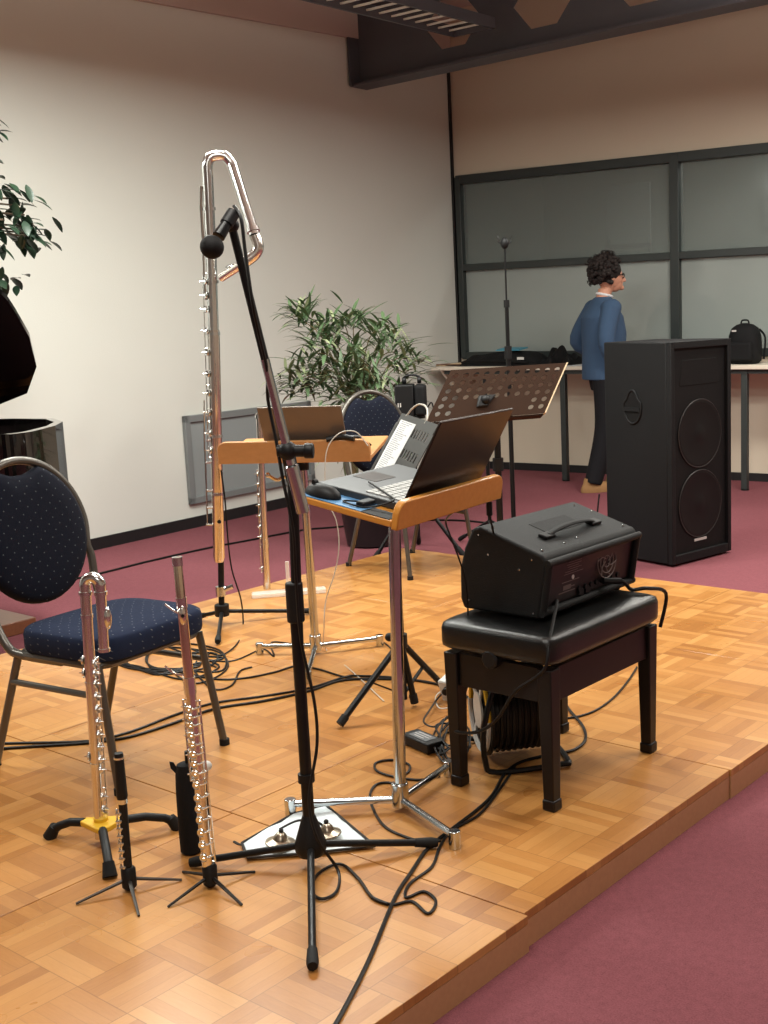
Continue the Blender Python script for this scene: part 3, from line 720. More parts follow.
# perforated board: grid of cells, cells with a hole get a ring of faces
m = MB(); NX, NY = 11, 6; holes = set()
for j in range(NY):
    for i in range(NX):
        if j <= 3: 
            if j == 3 and False: continue
            holes.add((i, j))
        elif i in (0, 1) or i in (NX-2, NX-1): holes.add((i, j))
holes.discard((0, 3)) if False else None
u0, u1, v0, v1 = .02, .985, .05, .93
def slab(poly): m.prism([op(u, v) for u, v in poly], -on*.003)
du, dv = (u1-u0)/NX, (v1-v0)/NY; ru, rv = .0135/(ox.length), .0135/(oy.length)
for (ua, ub, va, vb) in ((0, 1, 0, v0), (0, 1, v1, 1), (0, u0, v0, v1), (u1, 1, v0, v1)): slab([(ua, va), (ub, va), (ub, vb), (ua, vb)])
K = 12
for i in range(NX):
    for j in range(NY):
        a, b, c_, d_ = u0+i*du, u0+(i+1)*du, v0+j*dv, v0+(j+1)*dv
        if (i, j) not in holes: slab([(a, c_), (b, c_), (b, d_), (a, d_)]); continue
        cu, cv = (a+b)/2, (c_+d_)/2; rim = []; outr = []
        for k in range(K):
            an = 2*PI*(k+.5)/K; ca, sa = math.cos(an), math.sin(an); sc_ = 1/max(abs(ca), abs(sa))
            rim.append((cu+ru*ca, cv+rv*sa)); outr.append((cu+du/2*ca*sc_, cv+dv/2*sa*sc_))
        corners_ = {}
        for k in range(K):
            k2 = (k+1) % K; poly = [rim[k], outr[k]]
            oa, ob = outr[k], outr[k2]
            # add the square's corner where the outline turns
            xa = abs(abs(oa[0]-cu)-du/2) < 1e-9; xb = abs(abs(ob[0]-cu)-du/2) < 1e-9
            if xa != xb:
                cxn = oa[0] if xa else ob[0]; cyn = ob[1] if xa else oa[1]; poly.append((cxn, cyn))
            poly += [ob, rim[k2]]; slab(poly)
m.build('desk', M['brown_desk'], os_, world=True, smooth=0)
m = MB(); m.hexa([op(1, 0, .004), op(1.012, 0, .004), op(1.012, 1, .004), op(1, 1, .004)], [op(1, 0, -.03), op(1.012, 0, -.03), op(1.012, 1, -.03), op(1, 1, -.03)]); m.build('side_edge', M['ply_edge'], os_, world=True)
m = MB(); m.hexa([op(0, 1, -.008), op(1, 1, -.008), op(1, 1.03, -.008), op(0, 1.03, -.008)], [op(0, 1, -.05), op(1, 1, -.05), op(1, 1.03, -.05), op(0, 1.03, -.05)]); m.build('ledge', M['brown_desk'], os_, world=True)
m = MB(); m.hexa([op(.34, .55, .001), op(.50, .55, .001), op(.47, .8, .001), op(.37, .8, .001)], [op(.36, .57, .012), op(.48, .57, .012), op(.46, .78, .012), op(.38, .78, .012)])
m.ball(op(.42, .66, .012), .022); m.build('bracket_and_shadow', M['black_plastic'], os_, world=True, bevel=.004)  # bracket and the fuzzy shadow around it modelled as one dark shape
zt = op(.5, .7).z
m = MB(); m.cyl((gp.x, gp.y, S+.03), (gp.x, gp.y, zt), .016, 14); m.build('pole', M['black_paint'], os_, world=True)
MB().cyl((gp.x, gp.y, S+.5), (gp.x, gp.y, S+.56), .026, 14).build('collar', M['black_plastic'], os_, world=True)
for k in range(3):
    a = .5+2*PI*k/3; f = V((gp.x+.26*math.cos(a), gp.y+.26*math.sin(a), S+.012))
    MB().tube([V((gp.x, gp.y, S+.09)), f], .012, 10).build('leg', M['black_paint'], os_, world=True)

# second black pole beside it (stand of the tall microphone's neighbour)
def tripod(t, g, z0, hubz, reach, ang0, rr=.011, feet=None):
    for k in range(3):
        f = feet[k] if feet else V((g.x+reach*math.cos(ang0+2*PI*k/3), g.y+reach*math.sin(ang0+2*PI*k/3), 0)); f = V((f.x, f.y, z0+.014))
        o = MB().tube([V((g.x, g.y, hubz)), f], rr, 10).build('leg', M['black_paint'], t, world=True)
        dd = (f-V((g.x, g.y, hubz))).normalized()
        MB().tube([f-dd*.05, f-dd*.01, f+dd*.004], [rr*1.25, rr*1.5, rr*1.2], 10).build('rubber_foot', M['rubber'], o, world=True)
# tall microphone behind
gm = D(513, 500, 6.55); gm = V((gm.x, gm.y, 0))
tm = thing('microphone_stand', 'tall black microphone stand with round shock-mounted microphone at the back', 'microphone stand', gm)
zt = Q(507, 300, gm).z; zz = Q(507, 243, gm).z
MB().cyl(gm+V((0, 0, .06)), gm+V((0, 0, 1.1)), .013, 12).build('lower_pole', M['black_paint'], tm, world=True)
MB().cyl(gm+V((0, 0, 1.05)), V((gm.x, gm.y, zt)), .011, 12).build('upper_pole', M['black_paint'], tm, world=True)
for a_, b_, r_ in ((gm+V((0, 0, 1.06)), gm+V((0, 0, 1.13)), .02), (V((gm.x, gm.y, zt-.04)), V((gm.x, gm.y, zt)), .016)): MB().cyl(a_, b_, r_, 12).build('clutch', M['black_plastic'], tm, world=True)
MB().cyl(V((gm.x, gm.y, zt)), V((gm.x, gm.y, zz-.03)), .005, 8).build('thin_rod', M['black_paint'], tm, world=True)
tripod(tm, gm, 0, .12, .3, .3)
mc = thing('microphone', 'small round black microphone in a shock mount atop the tall stand', 'microphone', (gm.x, gm.y, zz-.03))
hd = V((-RT.x, -RT.y, 0)).normalized(); fd = V((-FW.x, -FW.y, 0)).normalized()
m = MB(); m.ball((gm.x, gm.y, zz), .025, (1, .8, 1.25), 16); m.build('capsule', M['black_plastic'], mc, world=True)
m = MB(); m.tube([V((gm.x, gm.y, zz))+RT*(.036*math.cos(a))+UP*(.012+.015*math.sin(a)) for a in [PI+PI*k/8 for k in range(9)]], .004, 6)
for s_ in (-1, 1): m.tube([V((gm.x, gm.y, zz))+RT*(s_*.03)+UP*.02, V((gm.x, gm.y, zz))+RT*(s_*.040)+UP*.038], .003, 6)
m.build('shock_mount', M['black_plastic'], mc, world=True)

# neighbouring black pole stand (only its pole shows under the brown desk)
g3 = D(489, 500, 6.75); g3 = V((g3.x, g3.y, 0))
t3 = thing('light_stand', 'slim black pole stand left of the brown music stand pole', 'stand', g3)
MB().cyl(g3+V((0, 0, .05)), g3+V((0, 0, .95)), .011, 12).build('pole', M['black_paint'], t3, world=True)
MB().ball(g3+V((0, 0, .78)), .02).build('clamp_knob', M['black_plastic'], t3, world=True)
tripod(t3, g3, 0, .14, .22, 1.1, .009)

# ================================================================== FRONT MICROPHONE STAND
gM = P(312, 866); gM = V((gM.x, gM.y, S))
mst = thing('microphone_stand', 'black tripod microphone stand with chrome boom in the foreground centre', 'microphone stand', gM)
m = MB(); m.lathe([(.030, 0), (.036, .012), (.036, .03), (.026, .06), (.018, .085), (.0145, .095)], gM+V((0, 0, .03)), n=20); m.build('leg_hub', M['black_plastic'], mst, world=True)
tpz = Q(291, 470, gM).z
MB().cyl(gM+V((0, 0, .10)), gM+V((0, 0, .62)), .0135, 14).build('lower_pole', M['black_paint'], mst, world=True)
p_top = Q(292, 466, gM)
MB().cyl(gM+V((0, 0, .45)), p_top, .0115, 14).build('upper_pole', M['black_paint'], mst, world=True)
MB().cyl(gM+V((0, 0, .58)), gM+V((0, 0, .67)), .0195, 14).build('height_clutch', M['black_plastic'], mst, world=True, bevel=.003)
MB().cyl(gM+V((0, 0, .205)), gM+V((0, 0, .225)), .019, 14).build('cable_ring', M['black_plastic'], mst, world=True)
tripod(mst, gM, S, S+.055, 0, 0, .0085, [P(192, 868), P(313, 972), P(436, 848)])
# boom
bA = QF(303, 512, gM, .045); bB = QF(231.5, 225, gM, .10)
bC = bA.lerp(bB, .225)
MB().tube([bA, bA.lerp(bB, .05), bA.lerp(bB, .17), bA.lerp(bB, .175)], [.0145, .0145, .0145, .011], 16).build('counterweight', M['chrome'], mst, world=True)
MB().tube([bA.lerp(bB, .16), bA.lerp(bB, .55)], .0095, 14).build('boom_tube', M['chrome'], mst, world=True)
MB().tube([bA.lerp(bB, .5), bB], .0085, 14).build('boom_arm', M['black_paint'], mst, world=True)
m = MB(); m.cyl(bC-RT*.022, bC+RT*.035, .013, 14); m.ball(bC, .021); m.cyl(p_top-V((0, 0, .03)), bC, .015, 12); m.build('boom_clutch', M['black_plastic'], mst, world=True)
MB().cyl(bC+RT*.035, bC+RT*.055, .017, 10).build('clutch_knob', M['black_plastic'], mst, world=True, bevel=.003)
# microphone
mA = QF(234, 212, gM, .11); mB_ = QF(212, 247, gM, .15)
mic = thing('microphone', 'black ball-headed vocal microphone clipped to the foreground boom', 'microphone', mB_)
dm = (mB_-mA).normalized()
MB().tube([mA, mA+dm*.01, mA.lerp(mB_, .7)], [.0075, .0095, .0130], 16).build('mic_body', M['black_paint'], mic, world=True)
m = MB(); m.ball(mB_, .0235, (1, 1, 1), 20); m.build('windscreen', M['grille'], mic, world=True)
m = MB(); m.tube([mA.lerp(mB_, .02), mA.lerp(mB_, .35)], .0135, 14); m.tube([mA.lerp(mB_, .25), bB], .0095, 10); m.ball(bB, .0155); m.build('mic_clip', M['black_plastic'], mst, world=True)
# its cable, down boom and pole and over the stage
o1 = .135; o2 = .05
cp = [mA+UP*.012, QF(241, 218, gM, o1), QF(245, 250, gM, o1), QF(252, 300, gM, o1), QF(258, 330, gM, o1*.8), QF(267, 370, gM, o1*.6), QF(268, 400, gM, o2), QF(276, 440, gM, o2*.9), QF(283, 480, gM, o2), QF(293, 530, gM, o2), QF(296, 580, gM, o2*.7), QF(301, 640, gM, o2*.6), QF(314, 700, gM, o2*.6), QF(317, 745, gM, o2*.6), QF(309, 800, gM, o2*.8), QF(318, 840, gM, o2*1.2)]
m = MB(); cp += [P(x, y)+V((0, 0, .005)) for x, y in ((338, 872), (337, 893), (322, 901), (312, 893), (318, 876), (340, 866), (358, 880), (372, 899), (388, 906), (408, 905), (432, 906), (433, 896), (417, 891), (404, 899), (406, 912), (424, 915), (434, 903))][:9]
m.tube(smooth_path(cp, 6), .0036, 6)
tag(m.build('microphone_cable', M['cable']), 'black microphone cable running down the foreground boom stand to the stage', 'cable')

# ================================================================== FLUTES
def keyed(t, p0, p1, side, r, ts, cup, front, rodr=.0018, km=None, rod=True, cupmat=None):
    km = km or M['silver']; ax = (p1-p0).normalized(); side = (side-ax*side.dot(ax)).normalized(); front = (front-ax*front.dot(ax)).normalized()
    for q in ts:
        c_ = p0.lerp(p1, q)+front*(r*.95)
        m = MB(); m.cyl(c_, c_+front*.004, cup, 12); m.tube([c_+front*.003+ax*(cup*math.cos(a))+front.cross(ax)*(cup*math.sin(a)) for a in [2*PI*k/10 for k in range(10)]], cup*.22, 5, closed=True)
        m.tube([c_+front*.004, c_+side*(r*.9)+front*.002, p0.lerp(p1, q)+side*(r+.006)], .0018, 5)
        m.build('key', km, t, world=True)
    if rod:
        a, b = p0.lerp(p1, min(ts)-.02), p0.lerp(p1, max(ts)+.02); m = MB(); m.tube([a+side*(r+.006), b+side*(r+.006)], rodr*1.3, 6)
        n = max(3, int(len(ts)/2))
        for k in range(n+1):
            c_ = a.lerp(b, k/n); m.tube([c_+side*r*.6, c_+side*(r+.006)], .0022, 5); m.ball(c_+side*(r+.006), .0028, n=8)
        m.build('key_rod', km, t, world=True)
toC = lambda p: V((CAM.x-p.x, CAM.y-p.y, 0)).normalized()
LFT = V((-RT.x, -RT.y, 0)).normalized()

# contrabass flute on its stand
gC = P(223, 624); gC = V((gC.x, gC.y, S))
cb = thing('contrabass_flute', 'giant silver contrabass flute with triangular bent head, standing upright at left', 'flute', gC+V((0, 0, .25)))
fo = toC(gC)*.02
A0 = Q(219, 561, gC)+fo; A1 = Q(213.5, 330, gC)+fo; A2 = Q(211, 250, gC)+fo; A3 = Q(207.5, 176, gC)+fo
pts = [A0, A1]
MB().tube([A0, A0.lerp(A1, .02), A1], [.017, .0235, .0235], 20).build('lower_tube', M['rosesilver'], cb, world=True)
MB().tube([A1-(A1-A0)*.01, A2, A3], [.0205, .021, .021], 20).build('upper_tube', M['silver'], cb, world=True)
m = MB()
for p in (A0.lerp(A1, .985), A1.lerp(A2, .6), A2.lerp(A3, .55), A0.lerp(A1, .55), A0.lerp(A1, .3)): MB().cyl(p-V((0, 0, .006)), p+V((0, 0, .006)), .0255, 20).build('tube_ring', M['silver'], cb, world=True)
B1 = Q(232, 165, gC)+fo; B2 = Q(259, 237, gC)+fo+V((FW.x, FW.y, 0))*-.1; B3 = Q(250, 263, gC)+fo+V((FW.x, FW.y, 0))*-.1; B4 = Q(221, 278, gC)+fo*1.5
U = [A3, Q(207, 166, gC)+fo, Q(210, 158.5, gC)+fo, Q(217, 156, gC)+fo, Q(225, 157, gC)+fo, B1]
MB().tube(smooth_path(U, 5), .021, 20).build('crook', M['silver'], cb, world=True)
MB().tube([B1, B1.lerp(B2, .04), B1.lerp(B2, .041), B2], [.022, .022, .0205, .0205], 20).build('diagonal_tube', M['silver'], cb, world=True)
E = [B2, Q(262.5, 248, gC)+fo+V((FW.x, FW.y, 0))*-.1, Q(259, 256, gC)+fo+V((FW.x, FW.y, 0))*-.1, B3]
MB().tube(smooth_path(E, 5), .0225, 20).build('elbow', M['rosesilver'], cb, world=True)
MB().tube([B3, B4], [.019, .0165], 18).build('head_joint', M['rosesilver'], cb, world=True)
MB().ball(B3.lerp(B4, .55)+V((0, 0, .014)), .02, (1.6, .9, .5)).build('lip_plate', M['silver'], cb, world=True)
m = MB(); e_ = B1.lerp(B2, .93); m.cyl(e_-(B2-B1).normalized()*.008, e_+(B2-B1).normalized()*.008, .026, 20); m.build('diagonal_ring', M['silver'], cb, world=True)
MB().tube([Q(201, 187, gC)+fo, Q(201, 210, gC)+fo, Q(203, 238, gC)+fo], .006, 8).build('vent_rod', M['silver'], cb, world=True)
MB().tube([Q(203, 238, gC)+fo, Q(204, 280, gC)+fo, Q(206, 300, gC)+fo], .005, 8).build('vent_rod', M['silver'], cb, world=True)
keyed(cb, A0, A3, LFT, .024, [.30, .345, .40, .45, .50, .555, .61, .665, .70, .735], .012, LFT*.8+toC(A1)*.6)
ro = MB(); ro.tube([Q(205, 450, gC)+fo, Q(206, 478, gC)+fo, Q(207.5, 525, gC)+fo], .0035, 6); ro.tube([Q(204, 400, gC)+fo, Q(204.5, 450, gC)+fo], .003, 6)
for yy in (415, 440, 462, 490, 507, 524): ro.tube([Q(206, yy, gC)+fo, Q(216, yy, gC)+fo], .004, 6)
ro.build('side_rods', M['silver'], cb, world=True)
bs = thing('flute_stand', 'black pole tripod stand carrying the contrabass flute at left', 'flute stand', gC)
MB().cyl(gC+V((0, 0, .08)), Q(220, 500, gC)-toC(gC)*.03, .0125, 12).build('pole', M['black_paint'], bs, world=True)
m = MB(); m.cyl(gC+V((0, 0, .035)), gC+V((0, 0, .085)), .030, 12); m.build('leg_hub', M['black_plastic'], bs, world=True, bevel=.004)
m = MB(); m.cyl(gC+V((0, 0, .12)), gC+V((0, 0, .16)), .02, 12); m.tube([gC+V((0, 0, .14)), gC+V((0, 0, .14))+RT*.05+UP*.02], .01, 8); m.build('clamp', M['chrome'], bs, world=True)
m = MB(); q0 = Q(219, 520, gC); m.tube([q0-toC(gC)*.03, q0+toC(gC)*.045], .008, 8); m.build('cradle', M['black_plastic'], bs, world=True)
tripod(bs, gC, S, S+.055, 0, 0, .0085, [P(197, 620), P(312, 614), P(218, 645)])
# small cable at this stand
g = gC+toC(gC)*.05
m = MB(); m.tube(smooth_path([Q(221, 470, g), Q(225, 500, g), Q(228, 540, g), Q(232, 570, g), Q(241, 600, g), Q(243, 628, g)]+[P(x, y)+V((0, 0, .004)) for x, y in ((237, 645), (222, 656), (210, 654), (206, 662), (216, 668))]), .0032, 6)
tag(m.build('cable', M['cable']), 'thin black cable hanging beside the contrabass flute stand', 'cable')

# bass flute with U-bend on a yellow hub stand
gB = P(103, 842); gB = V((gB.x, gB.y, S))
bf = thing('bass_flute', 'silver bass flute with U-bend head on the yellow hub stand', 'flute', gB+V((0, 0, .05)))
fo = V((0, 0, 0)); b0_ = Q(101, 838, gB); b1_ = Q(85, 585, gB); Rr = (Q(101, 585, gB)-Q(85, 585, gB)).length/2
ax = (b1_-b0_).normalized(); rgt = V((RT.x, RT.y, 0)).normalized(); rgt = (rgt-ax*rgt.dot(ax)).normalized()
MB().tube([b0_, b0_.lerp(b1_, .5), b1_], [.0135, .0135, .0125], 18).build('body_tube', M['rosesilver'], bf, world=True)
cU = b1_+rgt*Rr; U = [cU-rgt*Rr*math.cos(a)+ax*Rr*math.sin(a) for a in [PI*k/12 for k in range(13)]]
MB().tube([b1_-ax*.002]+U+[U[-1]-ax*.003], .0135, 18).build('crook', M['silver'], bf, world=True)
e0 = U[-1]; MB().tube([e0, e0-ax*.16], [.0125, .0115], 18).build('head_joint', M['silver'], bf, world=True)
MB().ball(e0-ax*.08+rgt*.012, .013, (.8, .8, 2.2)).build('lip_plate', M['silver'], bf, world=True)
m = MB()
for p, rr_ in ((b1_-ax*.02, .0155), (b1_-ax*.075, .0145), (e0-ax*.02, .0155), (e0-ax*.158, .014), (b0_.lerp(b1_, .3), .0155), (b0_.lerp(b1_, .62), .015)): MB().cyl(p-ax*.004, p+ax*.004, rr_, 18).build('tube_ring', M['silver'], bf, world=True)
keyed(bf, b0_, b1_, rgt, .0135, [.12, .17, .28, .32, .37, .42, .47, .52, .57, .62, .66, .70], .0085, rgt*.9+toC(gB)*.45)
keyed(bf, b0_, b1_, -rgt, .0135, [.33, .66, .71], .010, -rgt, rod=False)
bs = thing('flute_stand', 'low flute stand with yellow hub and three black legs', 'flute stand', gB)
m = MB()
fts = [P(52, 838), P(176, 829), P(110, 877)]
tri = []
for f in fts:
    d_ = V((f.x-gB.x, f.y-gB.y, 0)).normalized(); s_ = V((-d_.y, d_.x, 0)); tri.append((math.atan2(d_.y, d_.x), d_, s_))
tri.sort(); poly = []
for _, d_, s_ in tri: poly += [gB+d_*.050-s_*.012+V((0, 0, .042)), gB+d_*.050+s_*.012+V((0, 0, .042))]
m.prism(poly, (0, 0, .014)); m.cyl(gB+V((0, 0, .03)), gB+V((0, 0, .066)), .017, 16); m.build('hub', M['yellow'], bs, world=True, bevel=.003)
for f in fts:
    f = V((f.x, f.y, S)); d_ = (f-gB).normalized(); a = gB+d_*.045+V((0, 0, .048)); L3 = (f-gB).length
    o = MB().tube([a, gB+d_*(L3*.6)+V((0, 0, .046)), gB+d_*(L3-.025)+V((0, 0, .034)), f+V((0, 0, .018))], [.011, .0105, .0105, .012], 10).build('leg', M['black_plastic'], bs, world=True)
    m = MB(); m.tube([f+V((0, 0, .032))-d_*.012, f+V((0, 0, .003))+d_*.006], [.013, .017], 12); m.build('rubber_foot', M['rubber'], o, world=True)

# little peg stand builder
def peg_stand(label, g, ends, mat, zleg=.02):
    t = thing('peg_stand', label, 'instrument stand', g, group='thin-legged peg stands')
    m = MB(); m.lathe([(.011, .004), (.0165, .01), (.0165, .05), (.012, .056)], g, n=14); m.build('hub', M['black_plastic'], t, world=True)
    MB().cyl(g+V((0, 0, .05)), g+V((0, 0, .17)), .005, 8).build('peg', M['black_plastic'], t, world=True)
    for e_ in ends:
        e_ = V((e_.x, e_.y, S+.003)); MB().tube([g+V((0, 0, .028)), (g+V((0, 0, .028))).lerp(e_, .5), e_], [.0045, .004, .003], 6).build('leg', mat, t, world=True)
    return t
gP = P(130, 890); gP = V((gP.x, gP.y, S))
peg_stand('peg stand with thin grey legs under the black wooden piccolo', gP, [P(76, 905), P(182, 881), P(139, 917)], simple('grey_metal_leg', srgb(70, 66, 62), .4, .5))
pc = thing('piccolo_flute', 'black wooden piccolo upright on its small peg stand', 'flute', gP+V((0, 0, .05)))
q0, q1 = Q(129, 878, gP), Q(118.5, 753, gP)
MB().tube([q0, q0.lerp(q1, .55), q0.lerp(q1, .62)], [.0095, .0095, .0095], 16).build('body', M['black_plastic'], pc, world=True)
MB().tube([q0.lerp(q1, .63), q0.lerp(q1, .66), q0.lerp(q1, .74), q0.lerp(q1, .97), q1], [.0105, .0125, .0118, .0105, .0095], 16).build('head_joint', M['black_plastic'], pc, world=True)
[MB().cyl(q0.lerp(q1, a), q0.lerp(q1, b), r_, 16).build('ring', M['silver'], pc, world=True) for a, b, r_ in ((.605, .64, .0115), (.955, .97, .0112))]
keyed(pc, q0, q1, LFT, .0095, [.1, .17, .23, .29, .35, .41, .47, .53], .0045, LFT*.7+toC(gP)*.7)

gA = P(211, 887); gA = V((gA.x, gA.y, S))
peg_stand('peg stand with thin black legs under the tall silver alto flute', gA, [P(168, 908), P(242, 906), P(255, 873), P(183, 873)], M['black_paint'])
af = thing('alto_flute', 'tall rose-silver flute with ring keys on a black peg stand', 'flute', gA+V((0, 0, .05)))
q0, q1 = Q(209, 880, gA), Q(177, 557, gA)
MB().tube([q0, q0.lerp(q1, .3), q0.lerp(q1, .63)], .0118, 18).build('body_tube', M['rosesilver'], af, world=True)
MB().tube([q0.lerp(q1, .60), q0.lerp(q1, .99), q1], [.0112, .0095, .0085], 18).build('head_joint', simple('brass_silver', (.86, .74, .56, 1), .18, 1.), af, world=True)
[MB().cyl(q0.lerp(q1, a), q0.lerp(q1, b), r_, 18).build('tube_ring', M['silver'], af, world=True) for a, b, r_ in ((.59, .64, .0135), (.975, 1.0, .0112), (.31, .325, .014), (.85, .88, .0115))]
c_ = q0.lerp(q1, .83)+toC(gA)*.008; MB().ball(c_, .012, (.7, .7, 1.9)).build('lip_plate', M['rosesilver'], af, world=True)
MB().cyl(c_+toC(gA)*.006, c_+toC(gA)*.010, .004, 10).build('blow_hole', M['black_plastic'], af, world=True)
keyed(af, q0, q1, -LFT*.8, .0118, [.08, .12, .16, .20, .235, .27, .31, .345, .375, .405, .435, .465, .495, .52, .545], .0080, LFT*.45+toC(gA)*.85)
keyed(af, q0, q1, LFT, .0118, [.34, .40, .46, .51, .55], .006, LFT, rod=True)
m = MB()
for yy, dx in ((605, -16), (667, -16)):
    p = Q(183.5+(yy-605)*.1, yy+8, gA); m.tube(smooth_path([p, Q(176, yy+7, gA), Q(183+dx-2, yy-1, gA)]), .0022, 6); m.build('wire_clip', M['silver'], af, world=True); m = MB()
m = MB(); p = Q(207, 774, gA)-toC(gA)*.05; m.ball(p, .013, (1, 1, .9)); tw_ = MB(); 
wp_ = thing('wire_peg', 'thin black rod with white tip beside the tall silver flute', 'rod', gA-toC(gA)*.05)
m.build('tip', M['white_plastic'], wp_, world=True); MB().cyl(gA-toC(gA)*.05, p-V((0, 0, .012)), .003, 8).build('rod', M['black_paint'], wp_, world=True)

# black pouch tube
gK = P(192, 852); gK = V((gK.x, gK.y, S))
pk = thing('flute_pouch', 'slim black soft pouch standing upright behind the tall silver flute', 'pouch', gK)
m = MB(); zk = Q(189, 762, gK).z-S
m.lathe([(.020, 0), (.026, .006), (.027, .05), (.026, .15), (.024, zk-.03), (.019, zk-.004), (.012, zk)], gK, n=22); m.build('pouch_body', M['dark_cloth'], pk, world=True)
m = MB(); m.prism([gK+LFT*.018+V((0, 0, zk-.03))+toC(gK)*.004, gK+LFT*.034+V((0, 0, zk-.012)), gK+LFT*.036+V((0, 0, zk+.004)), gK+LFT*.026+V((0, 0, zk+.002)), gK+LFT*.02+V((0, 0, zk-.01))], toC(gK)*.004); m.build('flap', M['dark_cloth'], pk, world=True)
m = MB(); m.cyl(gK-LFT*.008+V((0, 0, zk-.01)), gK-LFT*.008+V((0, 0, zk+.028)), .007, 10); m.build('toggle', M['black_plastic'], pk, world=True)

# rear bass flute on clear acrylic stand
gR = P(268, 592); gR = V((gR.x, gR.y, S))
t = thing('acrylic_stand', 'clear acrylic flute stand base at the rear of the stage', 'flute stand', gR)
a, b = P(252, 598), P(326, 592); a.z = b.z = S+.012
MB().bar(a, b, .06, .02).build('base', M['clear'], t, world=True, bevel=.004)
m = MB(); q = P(289, 595); m.cyl(V((q.x, q.y, S+.02)), V((q.x, q.y, S+.155)), .009, 10); m.build('peg', M['clear'], t, world=True)
rf = thing('bass_flute', 'slim silver flute leaning upright behind the rear lectern', 'flute', gR+V((0, 0, .03)))
q0, q1 = Q(267, 589, gR), Q(259, 413, gR)
MB().tube([q0, q0.lerp(q1, .3), q0.lerp(q1, 1)], [.0165, .0165, .014], 16).build('body_tube', M['rosesilver'], rf, world=True)
[MB().cyl(q0.lerp(q1, a), q0.lerp(q1, a+.02), .019, 16).build('tube_ring', M['silver'], rf, world=True) for a in (.24, .27, .72, .97)]
keyed(rf, q0, q1, LFT, .0165, [.12, .3, .36, .42, .48, .54, .60, .66], .011, LFT)
# chrome crank on the rear lectern pole
m = MB(); g = hub2; pts = [Q(308, 478, g)+toC(g)*.02, Q(290, 477, g)+toC(g)*.03, Q(283, 476, g)+toC(g)*.03, Q(277, 479, g)+toC(g)*.03, Q(268, 474, g)+toC(g)*.03]
m.tube(smooth_path(pts, 4), [.006]*17, 8); m.ball(pts[-1], .010)
tag(m.build('clamp_crank', M['chrome']), 'small chrome crank clamp sticking out left of the rear lectern pole', 'clamp')

# ================================================================== CLOTH AND CYMBALS
cl = [P(242, 846), P(293, 817), P(326, 808), P(350, 828), P(375, 849), P(312, 856), P(248, 861)]
cc_ = sum(cl, V((0, 0, 0)))/len(cl)
m = MB(); n = len(cl); seg = 8; ring = []
for i in range(n):
    for k in range(seg): ring.append(cl[i].lerp(cl[(i+1) % n], k/seg))
R_N = 12; m.v = []
for j in range(R_N+1):
    f_ = j/R_N
    for p in ring:
        q = cc_.lerp(p, f_); h = .006+.012*abs(noise.noise(V((q.x*14, q.y*14, 0))))*(1-.4*f_); m.v.append(V((q.x, q.y, S+h)))
nr = len(ring)
for j in range(R_N):
    for k in range(nr): m.f.append((j*nr+k, j*nr+(k+1) % nr, (j+1)*nr+(k+1) % nr, (j+1)*nr+k))
ct = thing('cloth', 'pale crumpled cotton cloth bag lying on the stage under the small cymbals', 'cloth', V((cc_.x, cc_.y, S)))
m.build('cotton', M['cloth_white'], ct, world=True, solid=.003)
m = MB(); m.tube([V((p.x, p.y, S+.008)) for p in ring], .0035, 6, closed=True); m.tube(smooth_path([P(249, 842), P(241, 845), P(234, 842)]), .004, 6); m.build('edging', M['cloth_edge'], ct, world=True)
def cymbal(px, py, r, tilt_, lab):
    g = P(px, py); g = V((g.x, g.y, S+.021)); t = thing('finger_cymbal', lab, 'cymbal', g, group='bronze finger cymbals')
    ax = (V((0, 0, 1))+V((RT.x, RT.y, 0))*tilt_).normalized()
    MB().lathe([(r, 0), (r*.98, .003), (r*.75, .006), (r*.5, .009), (r*.42, .018), (r*.25, .025), (.006, .027)], g, ax, 26).build('dish', M['bronze'], t, world=True)
    MB().ball(g+ax*.031, .006).build('knot', M['cloth_edge'], t, world=True)
    return g
c1 = cymbal(281, 851, .036, .12, 'bronze finger cymbal left of the microphone stand on the cloth'); c2 = cymbal(328, 842, .034, -.05, 'bronze finger cymbal right of the microphone stand on the cloth')
m = MB(); m.tube(smooth_path([c1+V((0, 0, .034)), c1.lerp(c2, .2)+V((0, .03, .04)), c1.lerp(c2, .4)+V((0, .06, .02)), c1.lerp(c2, .6)+V((0, .05, .01)), c2+V((0, 0, .034))]), .003, 6)
tag(m.build('cord', M['cloth_edge']), 'thin cord joining the two finger cymbals', 'cord')

# ================================================================== PIANO BENCH, AMPLIFIER, REEL
bx0, bx1, by0, by1 = -1.965, -1.665, 2.325, 2.80; zb0, zb1 = .362, .452
bn = thing('piano_bench', 'black padded adjustable piano bench carrying the amplifier', 'bench', ((bx0+bx1)/2, (by0+by1)/2, S))
for x, y in ((bx0, by0), (bx1, by0), (bx0, by1), (bx1, by1)):
    m = MB(); a, b = .0215, .016
    m.hexa([V((x+sx*b, y+sy*b, S+.028)) for sx, sy in ((-1, -1), (1, -1), (1, 1), (-1, 1))], [V((x+sx*a, y+sy*a, zb1)) for sx, sy in ((-1, -1), (1, -1), (1, 1), (-1, 1))])
    o = m.build('leg', M['bench_wood'], bn, world=True, bevel=.003)
    MB().box((x, y, S+.015), (.038, .038, .03)).build('foot_block', M['bench_wood'], o, world=True, bevel=.005)
for (x, y, sx, sy) in (((bx0+bx1)/2, by0, bx1-bx0-.045, .022), ((bx0+bx1)/2, by1, bx1-bx0-.045, .022), (bx0, (by0+by1)/2, .022, by1-by0-.045), (bx1, (by0+by1)/2, .022, by1-by0-.045)):
    MB().box((x, y, (zb0+zb1)/2), (sx, sy, zb1-zb0)).build('apron_rail', M['bench_wood'], bn, world=True, bevel=.002)
